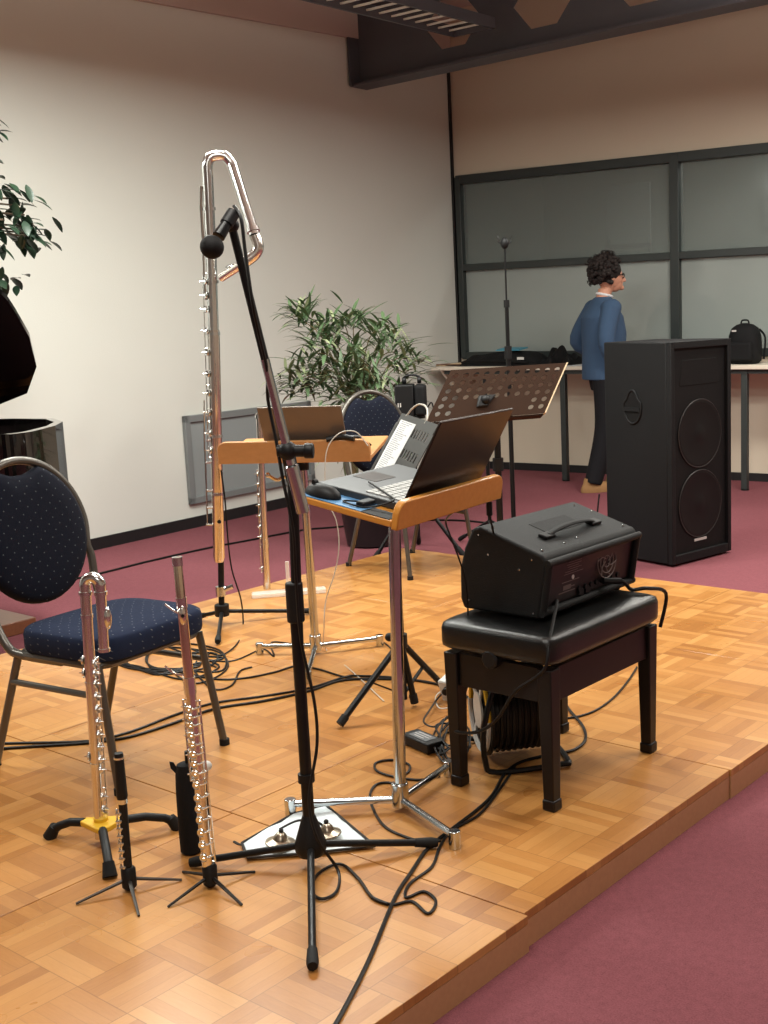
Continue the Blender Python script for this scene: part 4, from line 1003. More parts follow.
m = MB(); m.bar((bx0+.03, by0+.06, zb1+.0), (bx1-.03, by1-.06, zb1+.01), .02, .006); m.bar((bx0+.03, by1-.06, zb1), (bx1-.03, by0+.06, zb1+.01), .02, .006); m.build('scissor_bars', M['chrome'], bn, world=True)
cxb, cyb = (bx0+bx1)/2, (by0+by1)/2
m = MB(); prof = [(.96, .465), (.995, .472), (1.0, .482), (1.0, .518), (.985, .530), (.94, .536), (.7, .539), (.35, .540)]; n = 64; hx, hy = .183, .272
for k, z in prof:
    for i in range(n):
        a = 2*PI*i/n; ca, sa = math.cos(a), math.sin(a); e = 2/14.
        kk = k if k > .9 else k
        m.v.append(V((cxb+hx*kk*math.copysign(abs(ca)**e, ca), cyb+hy*kk*math.copysign(abs(sa)**e, sa), z)))
for i in range(len(prof)-1):
    for k in range(n): m.f.append((i*n+k, i*n+(k+1) % n, (i+1)*n+(k+1) % n, (i+1)*n+k))
m.f.append(tuple(range(n))[::-1]); m.f.append(tuple((len(prof)-1)*n+k for k in range(n)))
m.build('seat_cushion', M['leather'], bn, world=True, smooth=50)
m = MB()
for s_ in (-1,): 
    k0 = V((bx0+.14, by0-.012, .457)); m.lathe([(.022, 0), (.026, .004), (.026, .02), (.02, .024)], k0, (0, -1, 0), 10)
m.build('adjust_knob', M['black_plastic'], bn, world=True, smooth=20)

# amplifier (wedge keyboard amp) : profile in x-z, extruded along y
ay0, ay1 = 2.40, 2.845; zs = .542
prof = [(-1.745, zs+.004), (-1.742, zs+.02), (-1.717, zs+.158), (-1.727, zs+.173), (-1.925, zs+.232), (-1.95, zs+.226), (-1.982, zs+.17), (-2.0, zs+.11), (-2.002, zs+.03), (-1.992, zs+.004)]
am = thing('amplifier', 'black wedge-shaped combo amplifier on the piano bench, rear panel showing', 'amplifier', (-1.87, 2.64, zs))
m = MB(); m.prism([V((x, ay0, z)) for x, z in prof], (0, ay1-ay0, 0)); cab = m.build('cabinet', M['tolex'], am, world=True, bevel=.008, segs=3)
# recessed rear panel: frame lips around and a panel a little proud of the cut
def rp(u, v, off=0):   # u along y 0..1, v up 0..1 on rear face
    a = V((-1.742, ay0, zs+.02)); b = V((-1.717, ay0, zs+.158)); nrm = V((.138, 0, -.025)).normalized()
    return a.lerp(b, v)+V((0, (ay1-ay0)*u, 0))+nrm*off
m = MB(); q = [(.05, .12), (.93, .12), (.93, .9), (.05, .9)]; m.hexa([rp(*k, .0) for k in q], [rp(*k, .0012) for k in q]); m.build('rear_panel', simple('rear_panel_brown_black', srgb(24, 17, 16), .45), am, world=True)
m = MB()
for a_, b_ in (((.0, .02), (1, .02)), ((0, .97), (1, .97))): m.tube([rp(*a_, .006), rp(*b_, .006)], .010, 10)
for u in (.02, .975): m.tube([rp(u, .02, .006), rp(u, .97, .006)], .010, 10)
m.build('panel_lip', M['tolex'], am, world=True)
m = MB()
def mark(u0, v0, u1, v1, th=.006): m.prism([rp(u0, v0, .0014), rp(u1, v0+(v1-v0)*0, .0014), rp(u1, v1, .0014), rp(u0, v1, .0014)], (.0005, 0, 0))
for k, (u, wd) in enumerate(((.24, .13), (.22, .15), (.23, .12), (.24, .14), (.21, .13), (.2, .2))): mark(u, .84-k*.045, u+wd, .84-k*.045+.011)
mark(.19, .46, .37, .475); mark(.17, .26, .34, .28); mark(.21, .31, .29, .40); mark(.22, .34, .33, .36)
m.build('panel_print', M['print_grey'], am, world=True, smooth=0)
m = MB(); c_ = rp(.30, .53, .0014); m.cyl(c_, c_+V((.001, 0, 0)), .006, 10); mark(.76, .93, .86, .95); m.build('panel_mark', M['print_white'], am, world=True)
m = MB()   # fan guard: round wire swirls
cf = rp(.66, .62, .003)
def fg(r, a): return cf+V((0, r*math.cos(a), r*math.sin(a)))
for r in (.046, .032, .016): m.tube([fg(r, 2*PI*k/20) for k in range(20)], .0016, 5, closed=True)
for k in range(6): m.tube(smooth_path([fg(.008, k*PI/3), fg(.026, k*PI/3+.5), fg(.046, k*PI/3+.9)], 4), .0016, 5)
mm = m; m.build('fan_guard', M['print_grey'], am, world=True)
m = MB(); q = [(.54, .30), (.80, .30), (.80, .34), (.54, .34)]
for u in (.38, .45, .51, .57, .63, .69, .75, .81):
    c_ = rp(u, .24, .0); m.cyl(c_, c_+V((.007, 0, 0)), .0075, 12)
for u in (.40, .47): m.box(rp(u, .17, .003), (.008, .02, .016))
m.build('socket', M['black_plastic'], am, world=True)
# handle recess, its shade painted as a dark flat plate, and strap handle on the sloped top
def tp(u, v, off=0):   # u: 0 rear edge .. 1 front edge, v along y
    a = V((-1.727, ay0, zs+.173)); b = V((-1.925, ay0, zs+.232)); nrm = V((.059, 0, .198)).normalized()
    return a.lerp(b, u)+V((0, (ay1-ay0)*v, 0))+nrm*off
m = MB(); q = [(.42, .33), (.75, .33), (.75, .70), (.42, .70)]; m.hexa([tp(*k, 0) for k in q], [tp(*k, .0015) for k in q]); m.build('dark_recess_plate', M['grille'], am, world=True, bevel=.002)
m = MB(); m.tube(smooth_path([tp(.36, .28, .006), tp(.36, .34, .014), tp(.36, .42, .019), tp(.36, .52, .021), tp(.36, .62, .019), tp(.36, .70, .014), tp(.36, .76, .006)], 5), .0055, 8, sx=2.0); m.build('strap_handle', M['rubber'], am, world=True)
for v_ in (.27, .77): MB().box(tp(.36, v_, .005), (.028, .045, .010), Matrix.Rotation(.27, 3, 'Y')).build('handle_bracket', M['black_plastic'], am, world=True, bevel=.003)
m = MB()
for x, z in ((-1.76, zs+.02), (-1.97, zs+.03), (-1.80, zs+.13), (-1.90, zs+.16), (-1.76, zs+.16), (-1.93, zs+.21)): m.ball((x, ay0-.0005, z), .0035, n=8)
for u, v in ((.1, .06), (.9, .07), (.15, .45), (.12, .3), (.9, .92), (.65, .95), (.1, .93)): m.ball(tp(u, v, .0005), .0035, n=8)
m.build('screw_heads', M['chrome'], am, world=True)
for x in (-1.77, -1.975):
    for y in (ay0+.04, ay1-.04): MB().cyl((x, y, zs-.002), (x, y, zs+.006), .014, 10).build('rubber_foot', M['rubber'], am, world=True)
# cables of the amp
g = P(556, 790); 
m = MB(); s0_ = rp(.02, .18, .004)+V((0, .02, 0)); s0_ = rp(.10, .14, .008)
m.tube(smooth_path([s0_, s0_+V((.02, -.01, .012)), V((-1.68, 2.37, .552)), V((-1.650, 2.31, .525)), V((-1.65, 2.285, .46)), V((-1.74, 2.285, .39)), V((-1.80, 2.29, .31)), V((-1.86, 2.295, .262)), V((-1.93, 2.30, .24)), V((-1.995, 2.33, .23)), V((-2.05, 2.40, .20))]), .0045, 8)
tag(m.build('cable', M['cable']), 'black cable looping from the amplifier rear down across the bench front', 'cable')
m = MB(); s0_ = rp(.62, .25, .01); m.tube(smooth_path([s0_, s0_+V((.03, .05, -.008)), V((-1.70, 2.78, .552)), V((-1.67, 2.815, .552)), V((-1.66, 2.90, .52)), V((-1.68, 2.90, .42))]), .0055, 8)
m.tube([s0_, s0_+V((.028, .045, -.006))], .009, 8)
tag(m.build('power_lead', M['cable']), 'black plug and lead resting on the bench beside the amplifier rear panel', 'lead')

# cable reel under the bench
rc = D(480, 712, 3.22); rc = V((rc.x, rc.y, S+.145)); rd = V((.62, .78, 0)).normalized()
rl = thing('cable_reel', 'black cable drum reel with yellow and white rim under the piano bench', 'cable reel', (rc.x, rc.y, S))
rcc = rc+rd*.02
m = MB(); m.lathe([(.055, 0), (.105, .0), (.112, .02), (.116, .05), (.115, .09), (.118, .13), (.112, .165), (.06, .17)], rcc, rd, 30); m.build('wound_cable', M['cable'], rl, world=True)
for k in range(9):
    MB().tube([rcc+rd*(.015+k*.017)+V((rd.y*-1, rd.x, 0))*(.117*math.cos(a))+V((0, 0, .117*math.sin(a))) for a in [2*PI*j/28 for j in range(28)]], .006, 6, closed=True).build('cable_turn', M['cable'], rl, world=True)
rv_ = V((-rd.y, rd.x, 0)); m = MB()
for r, mat_, nm in ((.128, M['black_plastic'], 'flange'),):
    m.lathe([(.05, 0), (r, 0), (r, .008), (.05, .008)], rc+rd*.005, rd, 32); m.build(nm, mat_, rl, world=True)
m = MB(); m.tube([rc+rd*.0+rv_*(.112*math.cos(a))+V((0, 0, .112*math.sin(a))) for a in [PI*.0+PI*1.0*j/20 for j in range(21)]], .007, 6); m.build('yellow_rim', M['yellow'], rl, world=True)
m = MB(); m.tube([rc-rd*.002+rv_*(.112*math.cos(a))+V((0, 0, .112*math.sin(a))) for a in [PI+PI*j/20 for j in range(21)]], .008, 6)
m.lathe([(.02, 0), (.05, 0), (.05, .006), (.02, .008)], rc-rd*.008, rd, 20)
for a in (.6, 1.9, 3.4, 4.4, 5.4): m.bar(rc+rv_*.04*math.cos(a)+V((0, 0, .04*math.sin(a))), rc+rv_*.11*math.cos(a)+V((0, 0, .11*math.sin(a))), .014, .006, up=rd)
m.build('hub_disc', M['white_plastic'], rl, world=True)
m = MB()
def rf_(a, b, z): return rc+rd*a+rv_*b+V((0, 0, z))
fpts = [rf_(.03, -.10, .128), rf_(-.02, -.135, .0), rf_(-.02, -.135, -.10), rf_(.01, -.135, -.135), rf_(.19, -.135, -.135), rf_(.22, -.11, -.135), rf_(.22, .11, -.135), rf_(.19, .135, -.135), rf_(.01, .135, -.135), rf_(-.02, .135, -.10), rf_(-.02, .135, 0), rf_(.03, .10, .128), rf_(.03, 0, .130), rf_(.03, -.10, .128)]
m.tube(smooth_path(fpts, 4), .008, 8, closed=False); m.build('tube_frame', M['black_paint'], rl, world=True)

# power adapter with label and leads
g = P(423, 747); ad = thing('power_adapter', 'black laptop power brick with grey label on the stage beside the bench', 'power adapter', (g.x, g.y, S))
Ra = Matrix.Rotation(math.atan2((P(438, 752)-P(406, 738)).y, (P(438, 752)-P(406, 738)).x), 3, 'Z')
MB().box((g.x, g.y, S+.017), (.135, .062, .032), Ra).build('brick', M['black_plastic'], ad, world=True, bevel=.005)
MB().box((g.x, g.y, S+.0335), (.085, .040, .001), Ra).build('label', simple('grey_label', srgb(95, 97, 100), .5), ad, world=True)
m = MB()
for k, L_k in enumerate((.06, .07, .045)):
    c_ = V((g.x, g.y, S+.0345))+Ra @ V((-.003, .012-k*.011, 0)); m.box(c_, (L_k, .003, .0006), Ra)
m.build('label_print', M['print_white'], ad, world=True)
sk = P(450, 700); t = thing('power_socket', 'white multi-socket block on its side by the bench leg', 'socket', (sk.x, sk.y, S))
MB().box((sk.x-.0, sk.y, S+.04), (.045, .05, .08), Matrix.Rotation(.3, 3, 'X')).build('block', M['white_plastic'], t, world=True, bevel=.006)
MB().cyl((sk.x+.01, sk.y-.022, S+.045), (sk.x+.02, sk.y-.045, S+.042), .012, 12).build('plug', M['black_plastic'], t, world=True)

# ================================================================== STAGE CABLES
def cable(lab, pts, r=.004, mat='cable', nm='cable', z=S):
    return tag(floor_cable(pts, r, z).build(nm, M[mat]), lab, 'cable')
cable('thick black cable from the bottom edge past the microphone stand to the reel', [(331, 1034), (345, 1010), (370, 960), (395, 900), (412, 873), (428, 850), (450, 832), (475, 813), (492, 797), (505, 775), (520, 764), (545, 757), (572, 752), (585, 742), (583, 728), (570, 712), (562, 700)], .0045)
cable('black cable running beside the thick one and curling under the microphone stand foot', [(372, 899), (392, 906), (412, 903), (428, 915), (436, 903), (424, 893), (406, 899), (410, 885), (432, 868), (440, 848), (452, 832), (480, 815), (500, 790), (515, 768)], .0036)
cable('black cable looping beside the front lectern foot', [(441, 842), (425, 843), (405, 838), (385, 828), (374, 812), (370, 797), (376, 786), (390, 784), (404, 790)], .0036)
cable('small oval loop of black cable behind the front lectern pole', [(440, 777), (420, 781), (395, 778), (377, 772), (376, 764), (392, 761), (408, 765), (409, 772), (400, 778)], .0034)
cable('long double black cable behind the left chair, nearer strand', [(-30, 752), (30, 748), (90, 744), (130, 738), (175, 724), (215, 710), (265, 702), (310, 692), (340, 682), (375, 680), (420, 682), (452, 690), (470, 700)], .0045)
cable('long double black cable behind the left chair, farther strand', [(-30, 745), (30, 744), (90, 742), (130, 733), (175, 716), (215, 704), (265, 697), (310, 689), (345, 678), (360, 677), (400, 679), (430, 684)], .004)
cable('black cable curving under the rear lectern foot', [(150, 668), (180, 673), (215, 680), (245, 679), (275, 673), (296, 667), (318, 670), (345, 678), (370, 681)], .0036)
cable('thin black cable lying behind the rear lectern feet', [(150, 650), (190, 657), (230, 662), (262, 650), (274, 657), (272, 643), (300, 645), (345, 642), (378, 641), (392, 650)], .003)
cable('black cable from behind the bench to the right, curving up', [(637, 668), (628, 682), (612, 700), (592, 713), (568, 719), (545, 717)], .0035)
cable('loose loops of black cable right of the tangled heap', [(172, 672), (190, 684), (212, 680), (228, 668), (222, 655), (205, 650), (190, 660), (196, 674), (214, 690), (232, 686), (240, 672), (252, 668)], .0034)
random.seed(3)
cx_, cy_ = 170, 662
pts = []
for k in range(46):
    a = k*.93; r1 = 40+random.uniform(-22, 20); r2 = 14+random.uniform(-8, 7); pts.append((cx_+r1*math.cos(a)+random.uniform(-5, 5), cy_+r2*math.sin(a)+random.uniform(-2, 2)))
cable('tangled heap of black cable on the stage behind the left chair', pts, .0036)
pts = []
for k in range(40):
    a = k*1.1; pts.append((452+random.uniform(8, 20)*math.cos(a), 748+random.uniform(6, 26)*math.sin(a)))
m = MB(); m.tube(smooth_path([P(x, y)+V((0, 0, .004+.03*random.random())) for x, y in pts], 5), .003, 6); tag(m.build('cable', M['cable']), 'tangled bundle of thin black leads between adapter and bench leg', 'cable')
m = MB(); m.tube(smooth_path([P(x, y)+V((0, 0, .02)) for x, y in ((458, 690), (442, 700), (430, 716), (424, 728), (436, 733), (452, 722), (462, 735), (452, 752), (440, 745))], 6), .003, 6); tag(m.build('cable', M['cable']), 'thin black lead curling from the white socket to the adapter', 'cable')
m = MB(); m.tube(smooth_path([P(x, y)+V((0, 0, .012)) for x, y in ((448, 690), (436, 700), (440, 712), (455, 708), (446, 698))], 6), .0022, 6); tag(m.build('white_lead', M['white_cable']), 'thin white lead curled beside the white socket block', 'lead')
g = hub1+V((.05, .12, 0))
m = MB(); g4 = V((-1.98, 2.35, 0)); m.tube(smooth_path([F1(.30, .02, -.01), Q(446, 520, g4), Q(450, 535, g4), Q(458, 556, g4), Q(465, 580, g4), Q(468, 615, g4), Q(465, 650, g4), Q(460, 690, g4)]), .0025, 6)
tag(m.build('power_lead', M['cable']), 'thin black lead hanging down from the front lectern tray', 'lead')
m = MB(); p = F1(.445, .012, -.012); m.cyl(p, p-V((0, 0, .035)), .008, 10); m.tube(smooth_path([p-V((0, 0, .035)), p+V((.0, .01, -.07)), p+V((-.01, .03, -.11)), p+V((-.04, .06, -.16))]), .003, 6)
tag(m.build('plug', M['cable']), 'black plug hanging below the right end of the front lectern', 'plug')
# cable across the carpet in front of the wall
m = MB(); m.tube(smooth_path([P(x, y, 0)+V((0, 0, .006)) for x, y in ((60, 583), (98, 575), (150, 562), (208, 549), (250, 541), (303, 531), (336, 528), (380, 523), (426, 521), (470, 522), (520, 528), (580, 530))], 6), .006, 6)
tag(m.build('cable', M['cable']), 'black cable lying on the maroon carpet along the left wall', 'cable')

# ================================================================== BIG LOUDSPEAKER
sF = P(673, 568, 0); sR = P(731.5, 552.5, 0); fx = (sR-sF); fx.z = 0; SWd = fx.length; fx.normalize(); bk_ = V((-fx.y, fx.x, 0)); SH = 1.139
if bk_.dot(FW) < 0: bk_ = -bk_
sp = thing('loudspeaker', 'tall black two-woofer loudspeaker standing on the carpet behind the stage', 'loudspeaker', sF+fx*SWd/2+bk_*.28)
Dd = .46
def sq(u, d_, z): return sF+fx*u+bk_*d_+V((0, 0, z))
ft = .012
# trapezoid cabinet: front frame recess built as rim
m = MB(); tap = .05
m.hexa([sq(0, .03, ft), sq(SWd, .03, ft), sq(SWd-tap, Dd, ft), sq(tap*.3, Dd, ft)], [sq(0, .03, SH), sq(SWd, .03, SH), sq(SWd-tap, Dd, SH), sq(tap*.3, Dd, SH)])
m.build('cabinet', M['speaker_paint'], sp, world=True, bevel=.006)
m = MB(); r_ = .028
for a, b, c_, d_ in ((0, r_, ft, SH), (SWd-r_, SWd, ft, SH), (r_, SWd-r_, ft, ft+.045), (r_, SWd-r_, SH-.035, SH)):
    m.hexa([sq(a, 0, c_), sq(b, 0, c_), sq(b, .0302, c_), sq(a, .0302, c_)], [sq(a, 0, d_), sq(b, 0, d_), sq(b, .0302, d_), sq(a, .0302, d_)])
m.build('front_rim', M['speaker_paint'], sp, world=True, bevel=.003)
m = MB(); m.hexa([sq(r_, .018, ft+.045), sq(SWd-r_, .018, ft+.045), sq(SWd-r_, .030, ft+.045), sq(r_, .030, ft+.045)], [sq(r_, .018, SH-.035), sq(SWd-r_, .018, SH-.035), sq(SWd-r_, .030, SH-.035), sq(r_, .030, SH-.035)]); m.build('grille', M['grille'], sp, world=True)
for zc in (.30, .665):
    c_ = sq(SWd/2, .018, zc); n_ = -bk_; rr = .175
    o = MB().lathe([(rr*.985, 0), (rr, .003), (rr*.96, .006), (rr*.9, .004), (rr*.30, .001), (rr*.22, .003), (.01, .006)], c_, n_, 40).build('woofer', M['cone'], sp, world=True)
    MB().tube([c_+n_*.004+fx*(rr*math.cos(a))+V((0, 0, rr*math.sin(a))) for a in [2*PI*k/40 for k in range(40)]], .003, 6, closed=True).build('woofer_ring', simple('grey_ring', srgb(44, 42, 41), .4), o, world=True)
m = MB(); hc = sq(SWd/2, .016, .975); m.hexa([hc-fx*.16+V((0, 0, -.06)), hc+fx*.16+V((0, 0, -.06)), hc+fx*.16+V((0, 0, -.06))+bk_*.004, hc-fx*.16+V((0, 0, -.06))+bk_*.004], [hc-fx*.14+V((0, 0, .07)), hc+fx*.14+V((0, 0, .07)), hc+fx*.14+V((0, 0, .07))+bk_*.004, hc-fx*.14+V((0, 0, .07))+bk_*.004]); m.build('horn', M['grille'], sp, world=True, bevel=.002)
m = MB(); m.hexa([sq(SWd/2-.05, .014, .105), sq(SWd/2+.05, .014, .105), sq(SWd/2+.05, .018, .105), sq(SWd/2-.05, .018, .105)], [sq(SWd/2-.05, .014, .118), sq(SWd/2+.05, .014, .118), sq(SWd/2+.05, .018, .118), sq(SWd/2-.05, .018, .118)]); m.build('badge', M['print_white'], sp, world=True)
# side handle cup: flat rounded triangle painted dark for the shade of the recess, and crossbar
hs = sq(0.004, .27, .90); sd = (sq(tap*.3, Dd, 0)-sq(0, .03, 0)).normalized(); so_ = V((-sd.y, sd.x, 0)); 
if so_.dot(V((-FW.x, -FW.y, 0))) < 0: so_ = -so_
hc = sq(0, .03, 0)+sd*.23+V((0, 0, .81))
def hp(u, v, o_=0): return hc+sd*u+V((0, 0, v))+so_*o_
ol = [hp(.052*math.cos(a)*(1.15 if math.sin(a) < .3 else .8), .085*math.sin(a)) for a in [2*PI*k/24 for k in range(24)]]
ol = [p+so_*.002 for p in ol]
m = MB(); m.prism(ol, so_*.001); m.build('handle_cup', M['grille'], sp, world=True)
m = MB(); m.tube([p+so_*.001 for p in ol], .006, 8, closed=True); m.bar(hp(-.055, -.012, .005), hp(.055, -.012, .005), .012, .02); m.build('side_handle', M['speaker_paint'], sp, world=True)
m = MB()
for u, d_ in ((.05, .08), (SWd-.06, .08), (.05, Dd-.06), (SWd-.08, Dd-.06)): m.cyl(sq(u, d_, 0), sq(u, d_, ft+.001), .02, 12)
m.build('foot', M['rubber'], sp, world=True)
m = MB(); pz = [sq(.0, Dd+.03, 0)-fx*.03]; p = sq(-.02, Dd+.02, 0); m.tube(smooth_path([p+V((0, 0, .34)), p+fx*-.02+V((0, 0, .22)), p+fx*-.015+V((0, 0, .1)), p+V((0, 0, .006))]), .005, 6); tag(m.build('cable', M['cable']), 'cable hanging behind the left side of the big loudspeaker', 'cable')

# ================================================================== LONG WALL TABLE AND WHAT IS ON IT
zt_ = .884; tA = P(425, 365, zt_); # left front corner
s_l = (tA-COR).dot(wb); s_r = s_l+5.2
TF = .50     # depth from wall
def tb(s_, off, z): return COR+wb*s_+nB*off+V((0, 0, z))
s_l = (P(440, 362, zt_)-COR).dot(wb)-.0
tbq = thing('wall_table', 'long narrow cream table on dark legs along the back wall', 'table', tb(s_l+2.4, .3, 0))
sl = s_l*0-.0+.05
m = MB(); m.hexa([tb(sl, .02, zt_-.028), tb(s_r, .02, zt_-.028), tb(s_r, TF, zt_-.028), tb(sl, TF, zt_-.028)], [tb(sl, .02, zt_), tb(s_r, .02, zt_), tb(s_r, TF, zt_), tb(sl, TF, zt_)])
m.build('table_top', M['table_top'], tbq, world=True, bevel=.004)
m = MB(); m.prism([tb(sl+.06, .02, zt_-.029), tb(sl+.06, TF-.04, zt_-.029), tb(sl+.06, TF-.08, zt_-.07), tb(sl+.06, .02, zt_-.40)], wb*.025); m.build('end_bracket', M['table_top'], tbq, world=True)
def leg_s(px, off): q = W(px, 440, tb(0, off, 0), tb(1, off, 0)); return (q-COR).dot(wb)
m = MB(); m.bar(tb(sl+.1, TF-.06, zt_-.045), tb(s_r-.05, TF-.06, zt_-.045), .03, .03); m.build('apron_rail', M['frame'], tbq, world=True)
for s_ in (leg_s(565, TF-.06), leg_s(745, TF-.06), leg_s(745, TF-.06)+1.6):
    for off in (TF-.06,):
        o = MB().box(tb(s_, off, (zt_-.03)/2+.004), (.045, .045, zt_-.038), Rb).build('leg', M['frame'], tbq, world=True, bevel=.003)
        MB().cyl(tb(s_, off, 0), tb(s_, off, .008), .03, 12).build('foot_disc', M['black_plastic'], o, world=True)
so2 = leg_s(600, .12)
for s_ in (so2, leg_s(745, .12)+.8):
    MB().box(tb(s_, .12, (zt_-.03)/2), (.04, .04, zt_-.03), Rb).build('leg', M['frame'], tbq, world=True, bevel=.003)

def on_table(px, py): q = P(px, py, zt_); return q
def tbl_s(px, off):      # s along the wall for a pixel column at the given distance from the wall
    a = tb(0, off, 0); b = tb(1, off, 0); q = W(px, 358, a, b); return (q-COR).dot(wb)
# black soft case lying flat
def lump(name, lab, cat, px0, px1, h, off0, off1, mat, seed, extra=None, rough_=.25):
    s0, s1 = tbl_s(px0, (off0+off1)/2), tbl_s(px1, (off0+off1)/2); t = thing(name, lab, cat, tb((s0+s1)/2, (off0+off1)/2, zt_))
    m = MB(); nx, ny = 22, 10
    for j in range(ny+1):
        for i in range(nx+1):
            u, v = i/nx, j/ny; e = min(1, min(u, 1-u)*9)**.5*min(1, min(v, 1-v)*5)**.5
            hh = h*e*(1-rough_+rough_*2*noise.noise(V((u*4+seed, v*3, seed))))+.001
            m.v.append(tb(s0+(s1-s0)*u, off0+(off1-off0)*v, zt_+max(.001, hh)))
    for j in range(ny):
        for i in range(nx): a = j*(nx+1)+i; m.f.append((a, a+1, a+nx+2, a+nx+1))
    b0__ = len(m.v); m.v += [tb(s0, off0, zt_+.0005), tb(s1, off0, zt_+.0005), tb(s1, off1, zt_+.0005), tb(s0, off1, zt_+.0005)]; m.f.append((b0__, b0__+1, b0__+2, b0__+3))
    m.build('shell', mat, t, world=True, smooth=60); return t, s0, s1
t, s0, s1 = lump('instrument_case', 'black soft instrument case lying on the wall table behind the tall microphone', 'case', 468, 545, .11, .08, .42, M['dark_cloth'], 1.3)
m = MB(); m.tube(smooth_path([tb(s0+.05, .425, zt_+.03), tb(s0+.2, .44, zt_+.05), tb(s1-.05, .425, zt_+.03)]), .008, 6); m.build('strap', M['dark_cloth'], t, world=True)
MB().box(tb(s1-.12, .425, zt_+.06), (.06, .006, .02), Rb).build('name_tag', M['white_plastic'], t, world=True)
lump('jacket', 'crumpled black jacket on the wall table left of the standing person', 'jacket', 547, 580, .13, .1, .4, M['dark_cloth'], 4.1, rough_=.5)
m = MB(); s_ = tbl_s(512, .2); m.box(tb(s_, .2, zt_+.125), (.22, .14, .008), Rb @ Matrix.Rotation(.1, 3, 'X')); tag(m.build('folder', M['teal']), 'teal blue folder lying on the black instrument case', 'folder')
for k, (px, sz, dz) in enumerate(((441, (.20, .16, .006), 0), (452, (.24, .18, .008), .0065), (461, (.16, .20, .006), .015))):
    m = MB(); m.box(tb(tbl_s(px, .3), .27, zt_+dz+sz[2]/2+.0003), sz, Rb @ Matrix.Rotation(.3*k-.3, 3, 'Z')); tag(m.build('booklet', M['ply_edge'] if k != 1 else M['block_wood'], bevel=.001), ('buff booklet lowest at the left end of the wall table', 'brown booklet in the middle of the stack at the left end of the wall table', 'buff booklet on top of the stack at the left end of the wall table')[k], 'booklet', 'booklets at the left end of the wall table')
m = MB(); m.box(tb(tbl_s(578, .36), .34, zt_+.002), (.22, .28, .003), Rb @ Matrix.Rotation(.2, 3, 'Z')); tag(m.build('paper_sheet', M['paper_w'] if 'paper_w' in M else M['white_shirt']), 'white paper sheet on the wall table beside the standing person', 'paper')
# open flat case behind the loudspeaker
s0, s1 = tbl_s(640, .3), tbl_s(716, .3); t = thing('mixer_case', 'low flat black case on the wall table behind the loudspeaker', 'case', tb((s0+s1)/2, .28, zt_))
MB().box(tb((s0+s1)/2, .28, zt_+.075), (s1-s0, .36, .15), Rb).build('case_body', M['black_plastic'], t, world=True, bevel=.015, segs=3)
m = MB(); m.tube(smooth_path([tb(s1-.2, .4, zt_+.15), tb(s1-.17, .42, zt_+.175), tb(s1-.05, .42, zt_+.175), tb(s1-.02, .4, zt_+.15)]), .01, 8); m.build('handle', M['rubber'], t, world=True)
# backpack
s_ = tbl_s(744, .3); bpk = thing('backpack', 'small black backpack standing on the wall table right of the loudspeaker', 'backpack', tb(s_, .28, zt_))
m = MB(); prof = [(.80, .0), (.98, .02), (1, .08), (1.0, .15), (.95, .20), (.8, .25), (.5, .275), (.15, .285)]; n = 30
for k, z in prof:
    for i in range(n):
        a = 2*PI*i/n; ca, sa = math.cos(a), math.sin(a); e = 2/3.; m.v.append(tb(s_+.115*k*math.copysign(abs(ca)**e, ca), .28+.085*(k if k < .9 else 1)*math.copysign(abs(sa)**e, sa), zt_+z+.001))
for i in range(len(prof)-1):
    for k in range(n): m.f.append((i*n+k, i*n+(k+1) % n, (i+1)*n+(k+1) % n, (i+1)*n+k))
m.f.append(tuple(range(n))[::-1]); m.f.append(tuple((len(prof)-1)*n+k for k in range(n))); m.build('bag_body', M['dark_cloth'], bpk, world=True, smooth=60)
MB().box(tb(s_, .375, zt_+.09), (.17, .04, .13), Rb).build('front_pocket', M['dark_cloth'], bpk, world=True, bevel=.018, segs=4)
MB().tube(smooth_path([tb(s_-.03, .28, zt_+.28), tb(s_-.02, .28, zt_+.305), tb(s_+.02, .28, zt_+.305), tb(s_+.03, .28, zt_+.28)]), .006, 8).build('grab_loop', M['dark_cloth'], bpk, world=True)
for sg in (-1, 1): MB().tube(smooth_path([tb(s_+sg*.08, .21, zt_+.24), tb(s_+sg*.13, .23, zt_+.18), tb(s_+sg*.125, .24, zt_+.03)]), .009, 8, sx=.5).build('shoulder_strap', M['dark_cloth'], bpk, world=True)
MB().box(tb(s_-.05, .362, zt_+.235), (.03, .012, .012), Rb).build('badge', M['print_white'], bpk, world=True)

# ================================================================== SMALL MONITOR ON A STAND + HEADPHONES (behind, left of the table)
gN = D(414, 450, 6.55); gN = V((gN.x, gN.y, 0)); zc0, zc1 = Q(414, 416, gN).z, Q(414, 384, gN).z
hx_ = RT.copy(); hx_.z = 0; hx_.normalize(); hf = V((-hx_.y, hx_.x, 0))
st = thing('speaker_stand', 'black tripod stand under the small monitor speaker, half hidden', 'speaker stand', gN)
MB().cyl(gN+V((0, 0, .1)), V((gN.x, gN.y, zc0-.012)), .0135, 12).build('pole', M['black_paint'], st, world=True)
MB().cyl(V((gN.x, gN.y, zc0-.012)), V((gN.x, gN.y, zc0-.001)), .07, 16).build('top_plate', M['black_paint'], st, world=True)
tripod(st, gN, 0, .35, .28, .2)
mo_ = thing('monitor_speaker', 'small black monitor speaker standing left of the wall table', 'loudspeaker', V((gN.x, gN.y, zc0)))
Rh = Matrix((hx_, hf, V((0, 0, 1)))).transposed(); zm = (zc0+zc1)/2; hh = zc1-zc0
MB().box(V((gN.x, gN.y, zm))-hx_*.035, (.10, .15, hh), Rh).build('cabinet', M['black_plastic'], mo_, world=True, bevel=.006)
MB().box(V((gN.x, gN.y, zm))+hx_*.048, (.065, .13, hh*.98), Rh).build('side_pod', M['dark_cloth'], mo_, world=True, bevel=.02, segs=4)
m = MB()
